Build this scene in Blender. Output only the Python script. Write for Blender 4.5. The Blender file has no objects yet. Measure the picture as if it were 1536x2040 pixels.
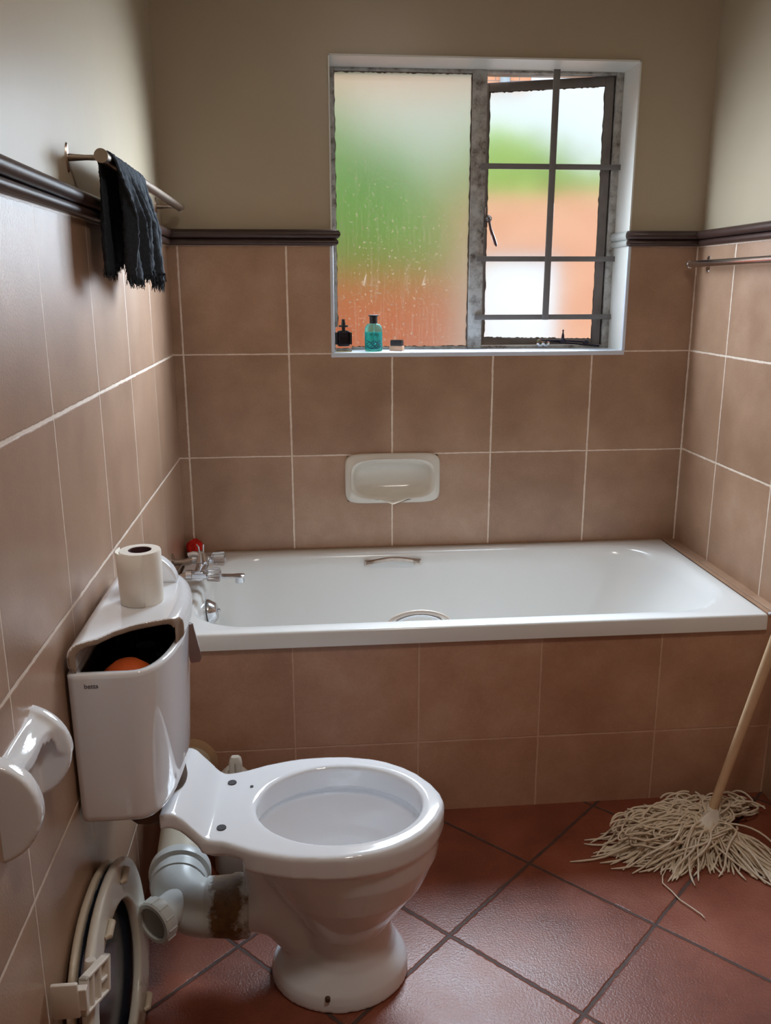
import bpy, bmesh, math, random
import numpy as np
from mathutils import Vector, Matrix

random.seed(7)
rng = np.random.default_rng(11)
S = bpy.context.scene
COL = S.collection
PI = math.pi

# ------------------------------------------------------------------ camera
cam_d = bpy.data.cameras.new('camera')
cam = bpy.data.objects.new('camera', cam_d)
COL.objects.link(cam)
cam_d.sensor_fit = 'VERTICAL'
cam_d.sensor_height = 36.0
cam_d.lens = 1724.28 / 2040 * 36.0
cam_d.clip_start = 0.02
r_ = Vector((0.99577984, -0.09175347, -0.00195129))
u_ = Vector((0.02484042, 0.24899745, 0.96818553))
f_ = Vector((0.08834851, 0.96414811, -0.25022583))
m = Matrix((r_, u_, -f_)).transposed().to_4x4()
m.translation = Vector((0.41433, -2.83394, 1.41172))
cam.matrix_world = m
S.camera = cam

# ------------------------------------------------------------------ world, sun, exposure
S.view_settings.view_transform = 'Standard'
S.view_settings.look = 'None'
S.view_settings.gamma = 1
S.view_settings.use_curve_mapping = False
S.view_settings.exposure = 0.0
S.cycles.use_denoising = True
S.cycles.max_bounces = 12
S.cycles.diffuse_bounces = 6
S.cycles.transmission_bounces = 10
S.cycles.sample_clamp_indirect = 8.0
S.cycles.blur_glossy = 0.5

W = bpy.data.worlds.new('overcast_sky')
S.world = W
W.use_nodes = True
wn = W.node_tree.nodes; wl = W.node_tree.links
bg = wn['Background']
tc = wn.new('ShaderNodeTexCoord'); sx = wn.new('ShaderNodeSeparateXYZ'); cr = wn.new('ShaderNodeValToRGB')
wl.new(tc.outputs['Generated'], sx.inputs[0]); wl.new(sx.outputs['Z'], cr.inputs[0])
SKY_H, SKY_Z, SKY_S = (0.60, 0.72, 0.85), (1.0, 1.12, 1.30), 1.0
cr.color_ramp.elements[0].position = 0.0; cr.color_ramp.elements[0].color = (*SKY_H, 1)
cr.color_ramp.elements[1].position = 0.65; cr.color_ramp.elements[1].color = (1, 1, 1, 1)
mr = wn.new('ShaderNodeMapRange'); mr.inputs['From Min'].default_value = 0.22; mr.inputs['From Max'].default_value = 0.75
mr.inputs['To Min'].default_value = .75; mr.inputs['To Max'].default_value = 3.0
wl.new(sx.outputs['Z'], mr.inputs['Value'])
wl.new(cr.outputs[0], bg.inputs[0]); wl.new(mr.outputs[0], bg.inputs[1])

def light(name, kind, loc, energy, color, **kw):
    d = bpy.data.lights.new(name, kind); d.energy = energy; d.color = color
    o = bpy.data.objects.new(name, d); COL.objects.link(o); o.location = loc
    for k, v in kw.items(): setattr(d, k, v)
    return o
sun = light('sun', 'SUN', (0, -5, 8), 1.5, (1.0, 0.94, 0.85), angle=math.radians(2))
sun.rotation_euler = (math.radians(52), 0, math.radians(-18))      # shines towards +y, onto the building opposite
# added fill lamp behind the camera is built further down
LAMP_W = 11.3
# added area lamps in the window opening brighten the room, aimed down and sideways
def window_fill(name, loc, n, sx, sz, energy, spread, color=(.72, .86, 1.0)):
    o = light(name, 'AREA', loc, energy, color, shape='RECTANGLE', size=sx, size_y=sz, spread=math.radians(spread))
    o.rotation_euler = Vector(n).to_track_quat('-Z', 'Y').to_euler()
    return o
for k in range(4):
    window_fill('window_fill_down', (.985, .062, 1.40+.18*k), (-.05, -.55, -.84), .70, .12, 2.4, 84)
for k in range(4):
    window_fill('window_fill_left', (.70+.19*k, .062, 1.72), (-.78, -.57, -.25), .12, .58, 2.0, 66)
for k in range(3):
    window_fill('window_fill_right', (.64+.20*k, .062, 1.70), (.74, -.62, -.28), .12, .58, 1.6, 92)

# ------------------------------------------------------------------ helpers
def lin(r, g, b):
    f = lambda c: (c/255/12.92) if c/255 <= .04045 else ((c/255+.055)/1.055)**2.4
    return (f(r), f(g), f(b), 1)

def mesh_obj(name, verts, faces, mat=None, parent=None, smooth=True, angle=None):
    me = bpy.data.meshes.new(name)
    me.from_pydata([tuple(v) for v in verts], [], [tuple(f) for f in faces])
    me.update()
    return link(name, me, mat, parent, smooth, angle)

def link(name, me, mat=None, parent=None, smooth=True, angle=None):
    o = bpy.data.objects.new(name, me)
    COL.objects.link(o)
    if mat: me.materials.append(mat)
    if parent: o.parent = parent
    if smooth:
        for p in me.polygons: p.use_smooth = True
        if angle is not None:
            try: me.set_sharp_from_angle(angle=math.radians(angle))
            except Exception: pass
    return o

def bm_obj(name, bm, mat=None, parent=None, smooth=True, angle=35):
    bmesh.ops.recalc_face_normals(bm, faces=bm.faces)
    me = bpy.data.meshes.new(name); bm.to_mesh(me); bm.free()
    return link(name, me, mat, parent, smooth, angle)

def add_box(bm, x0, x1, y0, y1, z0, z1, bevel=0, seg=2, M=None):
    vs = [bm.verts.new((x, y, z)) for z in (z0, z1) for y in (y0, y1) for x in (x0, x1)]
    fs = [(0,2,3,1),(4,5,7,6),(0,1,5,4),(2,6,7,3),(0,4,6,2),(1,3,7,5)]
    F = [bm.faces.new([vs[i] for i in f]) for f in fs]
    if bevel:
        es = list({e for f in F for e in f.edges})
        r = bmesh.ops.bevel(bm, geom=es, offset=bevel, segments=seg, profile=.5, affect='EDGES')
        vs = list({v for f in r['faces'] for v in f.verts} | {v for v in vs if v.is_valid})
    if M is not None:
        bmesh.ops.transform(bm, matrix=M, verts=[v for v in vs if v.is_valid])

def box(name, x0, x1, y0, y1, z0, z1, mat, parent=None, bevel=0, seg=2, M=None):
    bm = bmesh.new(); add_box(bm, x0, x1, y0, y1, z0, z1, bevel, seg, M)
    return bm_obj(name, bm, mat, parent, True, 35)

def frame_from(d, up=Vector((0, 0, 1))):
    d = Vector(d).normalized()
    if abs(d.dot(up)) > .98: up = Vector((1, 0, 0))
    a = d.cross(up).normalized(); b = a.cross(d).normalized()
    return a, b

def add_tube(bm, pts, rad, n=16, cap=True):
    pts = [Vector(p) for p in pts]
    rads = rad if isinstance(rad, (list, tuple)) else [rad]*len(pts)
    rings = []; a = None
    for i, p in enumerate(pts):
        d = (pts[min(i+1, len(pts)-1)] - pts[max(i-1, 0)])
        if d.length < 1e-9: d = pts[-1]-pts[0]
        d.normalize()
        if a is None: a, b = frame_from(d)
        else:
            a = (a - d*a.dot(d)).normalized(); b = d.cross(a)
        b = d.cross(a)
        rings.append([bm.verts.new(p + (a*math.cos(t)+b*math.sin(t))*rads[i]) for t in (2*PI*k/n for k in range(n))])
    for i in range(len(rings)-1):
        for k in range(n):
            bm.faces.new((rings[i][k], rings[i][(k+1) % n], rings[i+1][(k+1) % n], rings[i+1][k]))
    if cap:
        bm.faces.new(rings[0][::-1]); bm.faces.new(rings[-1])

def tube(name, pts, rad, mat, parent=None, n=16, cap=True):
    bm = bmesh.new(); add_tube(bm, pts, rad, n, cap)
    return bm_obj(name, bm, mat, parent, True, 50)

def lathe(name, prof, o, axis, mat, parent=None, n=32, angle=40, ellip=1.0):
    """profile [(r, h)] turned about an axis through o"""
    bm = bmesh.new(); add_lathe(bm, prof, o, axis, n, ellip)
    return bm_obj(name, bm, mat, parent, True, angle)

def add_lathe(bm, prof, o, axis, n=32, ellip=1.0):
    ax = Vector(axis).normalized(); a, b = frame_from(ax); o = Vector(o)
    rings = []
    if ellip < 0: b = b*.55 if abs(b.y) > .5 else b; a = a*.55 if abs(a.y) > .5 else a; ellip = 1
    for r, h in prof:
        if r < 1e-6: rings.append([bm.verts.new(o+ax*h)])
        else: rings.append([bm.verts.new(o+ax*h+(a*math.cos(t)+b*math.sin(t)*ellip)*r) for t in (2*PI*k/n for k in range(n))])
    for i in range(len(rings)-1):
        A, B = rings[i], rings[i+1]
        if len(A) == 1 and len(B) == 1: continue
        for k in range(n):
            k2 = (k+1) % n
            if len(A) == 1: bm.faces.new((A[0], B[k2], B[k]))
            elif len(B) == 1: bm.faces.new((A[k], A[k2], B[0]))
            else: bm.faces.new((A[k], A[k2], B[k2], B[k]))

def loft(name, rings, mat, parent=None, cap0=True, cap1=True, closed=True, angle=40):
    bm = bmesh.new(); R = [[bm.verts.new(p) for p in r] for r in rings]; n = len(R[0])
    for i in range(len(R)-1):
        for k in range(n if closed else n-1):
            bm.faces.new((R[i][k], R[i][(k+1) % n], R[i+1][(k+1) % n], R[i+1][k]))
    if cap0: bm.faces.new(R[0][::-1])
    if cap1: bm.faces.new(R[-1])
    return bm_obj(name, bm, mat, parent, True, angle)

def thing(name, label, cat, loc=(0, 0, 0), group=None):
    o = bpy.data.objects.new(name, None); COL.objects.link(o); o.location = loc
    o.empty_display_size = .05
    o['label'] = label; o['category'] = cat
    if group: o['group'] = group
    return o
def tag(o, label, cat, group=None, kind=None):
    o['label'] = label; o['category'] = cat
    if group: o['group'] = group
    if kind: o['kind'] = kind
    return o
def struct(o): o['kind'] = 'structure'; return o
def keep(o, parent):
    """parent while keeping world-space vertices"""
    o.parent = parent; o.matrix_parent_inverse = Matrix.Translation(-Vector(parent.location)); return o
def adopt(parent):
    def f(o): return keep(o, parent)
    return f

# ---- surface nets on a numpy signed distance field
def surface_nets(F, origin, h):
    nx, ny, nz = F.shape
    ins = F < 0
    corners = [(i, j, k) for i in (0, 1) for j in (0, 1) for k in (0, 1)]
    def sub(A, c): return A[c[0]:nx-1+c[0], c[1]:ny-1+c[1], c[2]:nz-1+c[2]]
    cnt = sum(sub(ins, c).astype(np.int8) for c in corners)
    active = (cnt > 0) & (cnt < 8)
    idx = -np.ones(active.shape, int); idx[active] = np.arange(active.sum())
    P = np.zeros((active.sum(), 3)); N = np.zeros(active.sum())
    for a in range(8):
        for b in range(a+1, 8):
            ca, cb = corners[a], corners[b]
            if sum(abs(ca[q]-cb[q]) for q in range(3)) != 1: continue
            fa = sub(F, ca)[active]; fb = sub(F, cb)[active]
            mk = (fa < 0) != (fb < 0)
            t = np.where(mk, fa/np.where(mk, fa-fb, 1), 0)
            pa = np.array(ca, float); pb = np.array(cb, float)
            P += (pa + t[:, None]*(pb-pa))*mk[:, None]; N += mk
    cell = np.argwhere(active)
    V = (cell + P/N[:, None])*h + np.array(origin)
    faces = []
    for ax in range(3):
        o1, o2 = (ax+1) % 3, (ax+2) % 3
        sl0 = [slice(None)]*3; sl1 = [slice(None)]*3
        sl0[ax] = slice(0, -1); sl1[ax] = slice(1, None)
        A = ins[tuple(sl0)]; B = ins[tuple(sl1)]
        ch = np.argwhere(A != B)
        for g in (ch,):
            ok = (g[:, o1] > 0) & (g[:, o2] > 0) & (g[:, o1] < F.shape[o1]-1) & (g[:, o2] < F.shape[o2]-1)
            g = g[ok]
            def at(d1, d2):
                q = g.copy(); q[:, o1] -= d1; q[:, o2] -= d2
                return idx[q[:, 0], q[:, 1], q[:, 2]]
            q = np.stack([at(1, 1), at(0, 1), at(0, 0), at(1, 0)], 1)
            inside0 = A[g[:, 0], g[:, 1], g[:, 2]]
            q[~inside0] = q[~inside0][:, ::-1]
            faces.append(q)
    return V, np.concatenate(faces)
def smin(a, b, k):
    h = np.clip(.5+.5*(b-a)/k, 0, 1); return b*(1-h)+a*h-k*h*(1-h)
def smax(a, b, k): return -smin(-a, -b, k)
def sd_poly(px, py, poly):
    d = np.full(px.shape, 1e9); s = np.ones(px.shape)
    n = len(poly)
    for i in range(n):
        ax, ay = poly[i]; bx, by = poly[i-1]
        ex, ey = bx-ax, by-ay; wx, wy = px-ax, py-ay
        t = np.clip((wx*ex+wy*ey)/(ex*ex+ey*ey), 0, 1)
        d = np.minimum(d, (wx-ex*t)**2+(wy-ey*t)**2)
        c = ((py >= ay) & (py < by) & (ex*wy > ey*wx)) | ((py < ay) & (py >= by) & (ex*wy < ey*wx))
        s = np.where(c, -s, s)
    return s*np.sqrt(d)
def extrude(d2, z, z0, z1, rnd):
    wz = np.abs(z-(z0+z1)/2)-(z1-z0)/2
    a = d2+rnd; b = wz+rnd
    return np.minimum(np.maximum(a, b), 0)+np.sqrt(np.maximum(a, 0)**2+np.maximum(b, 0)**2)-rnd
def capsule(X, Y, Z, a, b, ra, rb=None):
    rb = ra if rb is None else rb
    a = np.array(a, float); b = np.array(b, float); d = b-a
    t = np.clip(((X-a[0])*d[0]+(Y-a[1])*d[1]+(Z-a[2])*d[2])/(d@d), 0, 1)
    return np.sqrt((X-a[0]-d[0]*t)**2+(Y-a[1]-d[1]*t)**2+(Z-a[2]-d[2]*t)**2)-(ra+(rb-ra)*t)
def grid(b, h):
    x = np.arange(b[0], b[1], h); y = np.arange(b[2], b[3], h); z = np.arange(b[4], b[5], h)
    return np.meshgrid(x, y, z, indexing='ij')
def nets_obj(name, F, origin, h, mat, parent=None, M=None):
    V, Q = surface_nets(F, origin, h)
    if M is not None:
        V = V @ np.array(M.to_3x3()).T + np.array(M.translation)
    me = bpy.data.meshes.new(name)
    me.from_pydata(V.tolist(), [], Q.tolist()); me.update()
    bm = bmesh.new(); bm.from_mesh(me)
    bmesh.ops.recalc_face_normals(bm, faces=bm.faces)
    for _ in range(2): bmesh.ops.smooth_vert(bm, verts=bm.verts, factor=.5, use_axis_x=True, use_axis_y=True, use_axis_z=True)
    bm.to_mesh(me); bm.free()
    return link(name, me, mat, parent, True)

# ------------------------------------------------------------------ node materials
class NT:
    def __init__(s, name):
        s.m = bpy.data.materials.new(name); s.m.use_nodes = True
        s.n = s.m.node_tree.nodes; s.l = s.m.node_tree.links
        s.b = s.n['Principled BSDF']; s.out = s.n['Material Output']
    def node(s, t, **kw):
        n = s.n.new(t)
        for k, v in kw.items(): setattr(n, k, v)
        return n
    def set(s, sock, v):
        if isinstance(v, bpy.types.NodeSocket): s.l.new(v, sock)
        else: sock.default_value = v
    def math(s, op, a, b=0.0, c=None, clamp=False):
        n = s.node('ShaderNodeMath', operation=op); n.use_clamp = clamp
        s.set(n.inputs[0], a); s.set(n.inputs[1], b)
        if c is not None: s.set(n.inputs[2], c)
        return n.outputs[0]
    def mix(s, f, a, b):
        n = s.node('ShaderNodeMix', data_type='RGBA')
        s.set(n.inputs[0], f); s.set(n.inputs[6], a); s.set(n.inputs[7], b)
        return n.outputs[2]
    def pos(s):
        g = s.node('ShaderNodeNewGeometry'); x = s.node('ShaderNodeSeparateXYZ')
        s.l.new(g.outputs['Position'], x.inputs[0]); return g.outputs['Position'], x.outputs
    def noise(s, vec, scale, detail=3, rough=.5, dist=0, dim='3D'):
        n = s.node('ShaderNodeTexNoise'); n.noise_dimensions = dim
        if vec is not None: s.l.new(vec, n.inputs['Vector'])
        n.inputs['Scale'].default_value = scale; n.inputs['Detail'].default_value = detail
        n.inputs['Roughness'].default_value = rough; n.inputs['Distortion'].default_value = dist
        return n.outputs['Fac']
    def ramp(s, f, stops):
        n = s.node('ShaderNodeValToRGB'); s.set(n.inputs[0], f)
        e = n.color_ramp.elements
        while len(e) < len(stops): e.new(.5)
        for el, (p, c) in zip(e, stops): el.position = p; el.color = c if len(c) == 4 else (*c, 1)
        return n.outputs[0]
    def rng(s, v, a, b, c, d):
        n = s.node('ShaderNodeMapRange')
        s.set(n.inputs['Value'], v)
        for k, q in zip(('From Min', 'From Max', 'To Min', 'To Max'), (a, b, c, d)): s.set(n.inputs[k], q)
        return n.outputs[0]
    def bump(s, h, strength=.3, dist=.002, normal=None):
        n = s.node('ShaderNodeBump'); n.inputs['Strength'].default_value = strength; n.inputs['Distance'].default_value = dist
        s.set(n.inputs['Height'], h)
        if normal is not None: s.l.new(normal, n.inputs['Normal'])
        return n.outputs[0]
    def base(s, c, rough=.5, metal=0., spec=None, coat=None):
        s.set(s.b.inputs['Base Color'], c); s.set(s.b.inputs['Roughness'], rough); s.set(s.b.inputs['Metallic'], metal)
        if spec is not None: s.b.inputs['Specular IOR Level'].default_value = spec
        if coat: s.b.inputs['Coat Weight'].default_value = coat; s.b.inputs['Coat Roughness'].default_value = .05
        return s

def simple(name, col, rough=.5, metal=0., var=.06, scale=30., bump=0., bscale=80., spec=None, coat=None):
    t = NT(name); p, _ = t.pos()
    n = t.noise(p, scale, 3)
    dark = tuple(c*(1-var) for c in col[:3])+(1,); lite = tuple(min(1, c*(1+var)) for c in col[:3])+(1,)
    t.base(t.mix(n, dark, lite), rough, metal, spec, coat)
    if bump: t.l.new(t.bump(t.noise(p, bscale, 2), bump, .001), t.b.inputs['Normal'])
    return t.m

def tile_mat(name, ua, va, uo, vo, s, wu, wv, cols, grout, rough=(.30, .45), sp_bump=.35, rot=0., gbump=.5, big=True, wob=.0012):
    """square tiles; ua/va: axes, uo/vo: grout origin, s: pitch"""
    t = NT(name); p, c = t.pos()
    u = c[ua]; v = c[va]
    if rot:
        u0 = t.math('SUBTRACT', u, uo); v0 = t.math('SUBTRACT', v, vo)
        cs, sn = math.cos(rot), math.sin(rot)
        u = t.math('ADD', t.math('MULTIPLY', u0, cs), t.math('MULTIPLY', v0, sn))
        v = t.math('SUBTRACT', t.math('MULTIPLY', v0, cs), t.math('MULTIPLY', u0, sn))
    else:
        u = t.math('SUBTRACT', u, uo); v = t.math('SUBTRACT', v, vo)
    wn_ = t.noise(p, 14, 2); wnn = t.math('MULTIPLY', t.math('SUBTRACT', wn_, .5), wob*2)
    u = t.math('ADD', u, wnn); v = t.math('ADD', v, wnn)
    us = t.math('DIVIDE', u, s); vs = t.math('DIVIDE', v, s)
    def dist(q):
        fr = t.math('FRACT', t.math('ADD', q, .5)); return t.math('MULTIPLY', t.math('ABSOLUTE', t.math('SUBTRACT', fr, .5)), s)
    jit = t.noise(p, 60, 2)
    du = t.math('DIVIDE', dist(us), t.rng(jit, .2, .8, wu*.6, wu*1.3)); dv = t.math('DIVIDE', dist(vs), t.rng(jit, .2, .8, wv*.6, wv*1.3))
    d = t.math('MINIMUM', du, dv)
    mask = t.rng(d, .8, 1.15, 1., 0.)     # 1 in grout
    mask.node.clamp = True
    # tint per tile
    cell = t.node('ShaderNodeCombineXYZ'); t.l.new(t.math('FLOOR', us), cell.inputs[0]); t.l.new(t.math('FLOOR', vs), cell.inputs[1])
    wnz = t.node('ShaderNodeTexWhiteNoise'); t.l.new(cell.outputs[0], wnz.inputs['Vector'])
    n1 = t.noise(p, 6, 4, .6); n2 = t.noise(p, 160, 2, .6)
    f = t.math('ADD', t.math('MULTIPLY', n1, .9), t.math('MULTIPLY', t.math('SUBTRACT', wnz.outputs['Value'], .5), .25))
    f = t.math('ADD', f, t.math('MULTIPLY', t.math('SUBTRACT', n2, .5), .25))
    col = t.ramp(f, [(.2, cols[0]), (.5, cols[1]), (.8, cols[2])])
    gcol = t.mix(t.noise(p, 25, 3), grout[0], grout[1])
    t.base(t.mix(mask, col, gcol), t.math('ADD', t.rng(n1, .3, .7, rough[0], rough[1]), t.math('MULTIPLY', mask, .3)))
    h = t.noise(p, 190, 2, .65)
    b1 = t.bump(h, sp_bump, .0012)
    edge = t.rng(d, .8, 1.6, 0., 1.); edge.node.clamp = True
    b2 = t.bump(edge, gbump, .0015, b1)
    t.l.new(b2, t.b.inputs['Normal'])
    return t.m

TS = .333
TCOL = (lin(150, 117, 94), lin(170, 136, 111), lin(187, 158, 135))
GR = (lin(205, 180, 160), lin(240, 226, 210))
M_tile_back = tile_mat('wall_tile_back', 0, 2, .0308, 1.208, TS, .0030, .0022, TCOL, GR)
M_tile_left = tile_mat('wall_tile_left', 1, 2, -.039, 1.208, TS, .0018, .0035, TCOL, GR, rough=(.32, .321), sp_bump=.45)
M_tile_left.node_tree.nodes['Principled BSDF'].inputs['Coat Weight'].default_value = .8
M_tile_left.node_tree.nodes['Principled BSDF'].inputs['Coat Roughness'].default_value = .36
M_tile_right = tile_mat('wall_tile_right', 1, 2, -.252, 1.208, TS, .0026, .0032, TCOL, GR)
M_tile_apron = tile_mat('wall_tile_apron', 0, 2, .3633, .213, TS, .0024, .0022, (lin(168, 126, 100), lin(188, 147, 120), lin(204, 168, 144)), (lin(190, 150, 125), lin(215, 180, 155)))
M_tile_ledge = tile_mat('ledge_tile', 1, 0, -.252, 5, TS, .0012, .0022, TCOL, (lin(120, 95, 80), lin(150, 125, 105)))
M_floor = tile_mat('terracotta_floor_tile', 0, 1, .9495, -.974, .3347, .0042, .0042,
                   (lin(106, 54, 38), lin(132, 70, 49), lin(152, 92, 70)), (lin(62, 40, 34), lin(84, 60, 52)),
                   rough=(.31, .43), sp_bump=.7, rot=math.radians(-46.3), gbump=1.0, wob=.002)
M_paint = simple('cream_wall_paint', lin(176, 161, 138), .32, var=.05, scale=5, bump=.25, bscale=35)
M_ceil = simple('ceiling_paint', lin(225, 220, 210), .8)
M_reveal = simple('white_gloss_paint', lin(216, 216, 210), .35, var=.03, scale=12, bump=.1)
M_trim = simple('brown_glazed_border', lin(62, 44, 39), .34, var=.35, scale=25, bump=.35, bscale=60)
M_trimw = simple('painted_border', lin(170, 172, 168), .5, var=.1)
M_ceramic = simple('white_ceramic', lin(232, 234, 238), .07, var=.01, scale=8, coat=.5)
M_bath = simple('bath_enamel', lin(222, 221, 218), .16, var=.015, scale=6)
M_chrome = simple('chrome', (.62, .62, .64, 1), .18, 1., var=.12, scale=60)
M_oldchrome = simple('worn_chrome', lin(176, 160, 148), .3, 1., var=.25, scale=60)
M_black = simple('black_plastic', (.012, .011, .014, 1), .4)

def frame_paint():
    t = NT('weathered_frame_paint'); p, _ = t.pos()
    n = t.noise(p, 35, 5, .7); k = t.noise(p, 9, 3, .6)
    f = t.math('MULTIPLY', n, t.rng(k, .3, .7, .75, 1.25))
    c = t.ramp(f, [(.30, lin(92, 82, 74)), (.42, lin(150, 146, 140)), (.60, lin(184, 184, 180))])
    t.base(c, .5); t.l.new(t.bump(n, .5, .001), t.b.inputs['Normal']); return t.m
M_frame = frame_paint()
M_leaf2 = simple('bush_leaves', lin(88, 158, 52), .8, var=.3, scale=18)
M_bar = simple('grey_bar_paint', lin(112, 108, 106), .45, var=.12, scale=40)

def frosted(name, tint, rough, dirt):
    t = NT(name)
    p, c = t.pos()
    b = t.b
    b.inputs['Base Color'].default_value = tint
    b.inputs['Transmission Weight'].default_value = 1.0
    b.inputs['Roughness'].default_value = rough
    b.inputs['IOR'].default_value = 1.45
    if dirt:
        # vertical dirt streaks and specks on the pane
        mp = t.node('ShaderNodeMapping'); t.l.new(p, mp.inputs[0]); mp.inputs['Scale'].default_value = (130, 1, 6)
        st = t.noise(mp.outputs[0], 1.0, 3, .6)
        vo = t.node('ShaderNodeTexNoise'); t.l.new(p, vo.inputs['Vector']); vo.inputs['Scale'].default_value = 110; vo.inputs['Detail'].default_value = 1
        sp = t.rng(vo.outputs['Fac'], .66, .72, 0, .8); sp.node.clamp = True
        s2 = t.rng(st, .52, .80, .04, .30); s2.node.clamp = True
        hz = t.rng(c[2], 2.05, 1.25, .2, 1.0); hz.node.clamp = True
        f = t.math('MULTIPLY', t.math('MAXIMUM', sp, s2), hz)
        tr = t.node('ShaderNodeBsdfTranslucent'); tr.inputs[0].default_value = (.85, .80, .72, 1)
        mx = t.node('ShaderNodeMixShader'); t.l.new(f, mx.inputs[0]); t.l.new(b.outputs[0], mx.inputs[1]); t.l.new(tr.outputs[0], mx.inputs[2])
        t.l.new(mx.outputs[0], t.out.inputs[0])
    return t.m
M_glassL = frosted('dirty_frosted_glass', (.68, .71, .66, 1), .29, True)
M_glassR = frosted('frosted_glass', (.97, .98, .99, 1), .16, False)

# ------------------------------------------------------------------ room shell
RW = 1.70            # room width between tile faces
YB = -3.35           # rear wall (behind the camera)
ZC = 2.62
X0, X1, Z0, Z1 = .505, 1.468, 1.203, 2.088   # window opening
DEP = .145           # reveal depth to the window frame
bm = bmesh.new(); add_box(bm, -.25, RW+.25, YB-.2, .25, -.12, 0)
struct(bm_obj('floor', bm, M_floor, None, False))
struct(box('ceiling', -.25, RW+.25, YB-.2, .25, ZC, ZC+.15, M_ceil))
def multi_box(name, boxes, mat, parent=None):
    bm = bmesh.new()
    for b in boxes: add_box(bm, *b)
    return bm_obj(name, bm, mat, parent, False)
wl_ = struct(box('wall_left', -.25, -.012, YB-.2, .25, 0, ZC, M_paint))
box('tile_cladding', -.0125, 0, YB, 0.012, 0, 1.56, M_tile_left, wl_)
wr_ = struct(box('wall_right', RW+.012, RW+.25, YB-.2, .25, 0, ZC, M_paint))
box('tile_cladding', RW, RW+.0125, YB, 0.012, 0, 1.56, M_tile_right, wr_)
wb_ = struct(multi_box('wall_back', [(-.012, X0, .012, .25, 0, ZC), (X1, RW+.012, .012, .25, 0, ZC),
                                     (X0, X1, .012, .25, 0, .716), (X0, .546, .012, .25, .716, .872), (.850, X1, .012, .25, .716, .872), (.546, .850, .05, .25, .716, .872), (X0, X1, .012, .25, .872, Z0-.006), (X0, X1, .012, .25, Z1, ZC)], M_paint))
multi_box('tile_cladding', [(0, X0, 0, .0125, 0, 1.56), (X1, RW, 0, .0125, 0, 1.56), (X0, X1, 0, .0125, 0, .716), (X0, .546, 0, .0125, .716, .872), (.850, X1, 0, .0125, .716, .872), (X0, X1, 0, .0125, .872, Z0-.006)], M_tile_back, wb_)
multi_box('reveal_lining', [(X0-.001, X0+.004, .004, .17, Z0, Z1), (X1-.004, X1+.001, .004, .17, Z0, Z1), (X0, X1, .004, .17, Z1-.004, Z1+.001)], M_reveal, wb_)
wf_ = struct(box('wall_front', -.25, RW+.25, YB-.2, YB, 0, ZC, M_paint))
# white sill with an edge strip, and corner strips below the border
M_strip = simple('white_edge_strip', lin(205, 212, 222), .3, var=.04)
struct(box('trim_1', X0-.006, X1+.004, -.003, .17, Z0-.007, Z0+.008, M_strip, None, .003))
bm = bmesh.new(); add_box(bm, X0-.005, X0+.006, -.002, .012, Z0+.008, 1.545, .002); add_box(bm, X1-.006, X1+.005, -.002, .012, Z0+.008, 1.545, .002)
struct(bm_obj('trim_2', bm, M_strip))

# double-roll border (dado) running round the room
def border_profile():
    pts = []
    z0, z1, zm = 1.541, 1.589, 1.561
    pts.append((-.014, z0))
    r1 = (zm-z0)/2; c1 = (z0+zm)/2
    for k in range(9): a = -PI/2+PI*k/8; pts.append((.006+r1*1.05*math.cos(a), c1+r1*math.sin(a)))
    r2 = (z1-zm)/2; c2 = (z1+zm)/2
    for k in range(1, 9): a = -PI/2+PI*k/8; pts.append((.008+r2*1.05*math.cos(a), c2+r2*math.sin(a)))
    pts.append((-.014, z1)); return pts
BP = border_profile()
def border(name, path, mat, cap=True):
    """path: [(x, y, nx, ny)] with outward (room side) offsets"""
    rings = [[(x+nx*o, y+ny*o, z) for o, z in BP] for x, y, nx, ny in path]
    return struct(loft(name, rings, mat, None, cap, cap, True, 40))
border('trim_3', [(0, YB, 1, 0), (0, 0, 1, -1), (X0, 0, 0, -1), (X0+.006, 0, 1, -1), (X0+.004, .012, 1, 0)], M_trim)
border('trim_4', [(RW, YB, -1, 0), (RW, 0, -1, -1), (X1+.004, 0, 0, -1), (X1-.001, .002, -.6, -.4)], M_trim)
border('trim_5', [(X1-.003, .004, -.6, -.2), (X1-.004, .148, -.6, 0)], M_trimw)

# ------------------------------------------------------------------ window
FY0, FY1 = .140, .170
w1 = bpy.data.objects.new('window_1', None); COL.objects.link(w1); w1.location = ((X0+X1)/2, FY0, Z0); w1['kind'] = 'structure'
A = adopt(w1)
XM0, XM1 = .969, 1.016
ZT = 2.074
def jag_box(bm, *b, n=14, amp=.0025):
    add_box(bm, *b, .0015, 1)
bm = bmesh.new()
add_box(bm, X0+.002, X0+.022, FY0, FY1, Z0+.008, Z1-.004, .002)
add_box(bm, X1-.026, X1-.002, FY0, FY1, Z0+.008, Z1-.004, .002)
add_box(bm, X0+.022, XM0, FY0, FY1, ZT, Z1-.004, .002)
add_box(bm, XM1, X1-.026, FY0, FY1, ZT+.002, Z1-.004, .002)
add_box(bm, X0+.022, XM0, FY0, FY1, Z0+.006, Z0+.016, .002)
add_box(bm, XM1, X1-.026, FY0, FY1, Z0+.006, Z0+.018, .002)
A(bm_obj('window_frame', bm, M_frame))
A(box('mullion', XM0, XM1, FY0-.006, FY1+.004, Z0+.008, Z1-.004, M_frame, None, .003))
A(box('fixed_pane', X0+.018, XM0+.004, FY0+.012, FY0+.016, Z0+.012, ZT+.006, M_glassL))
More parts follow.
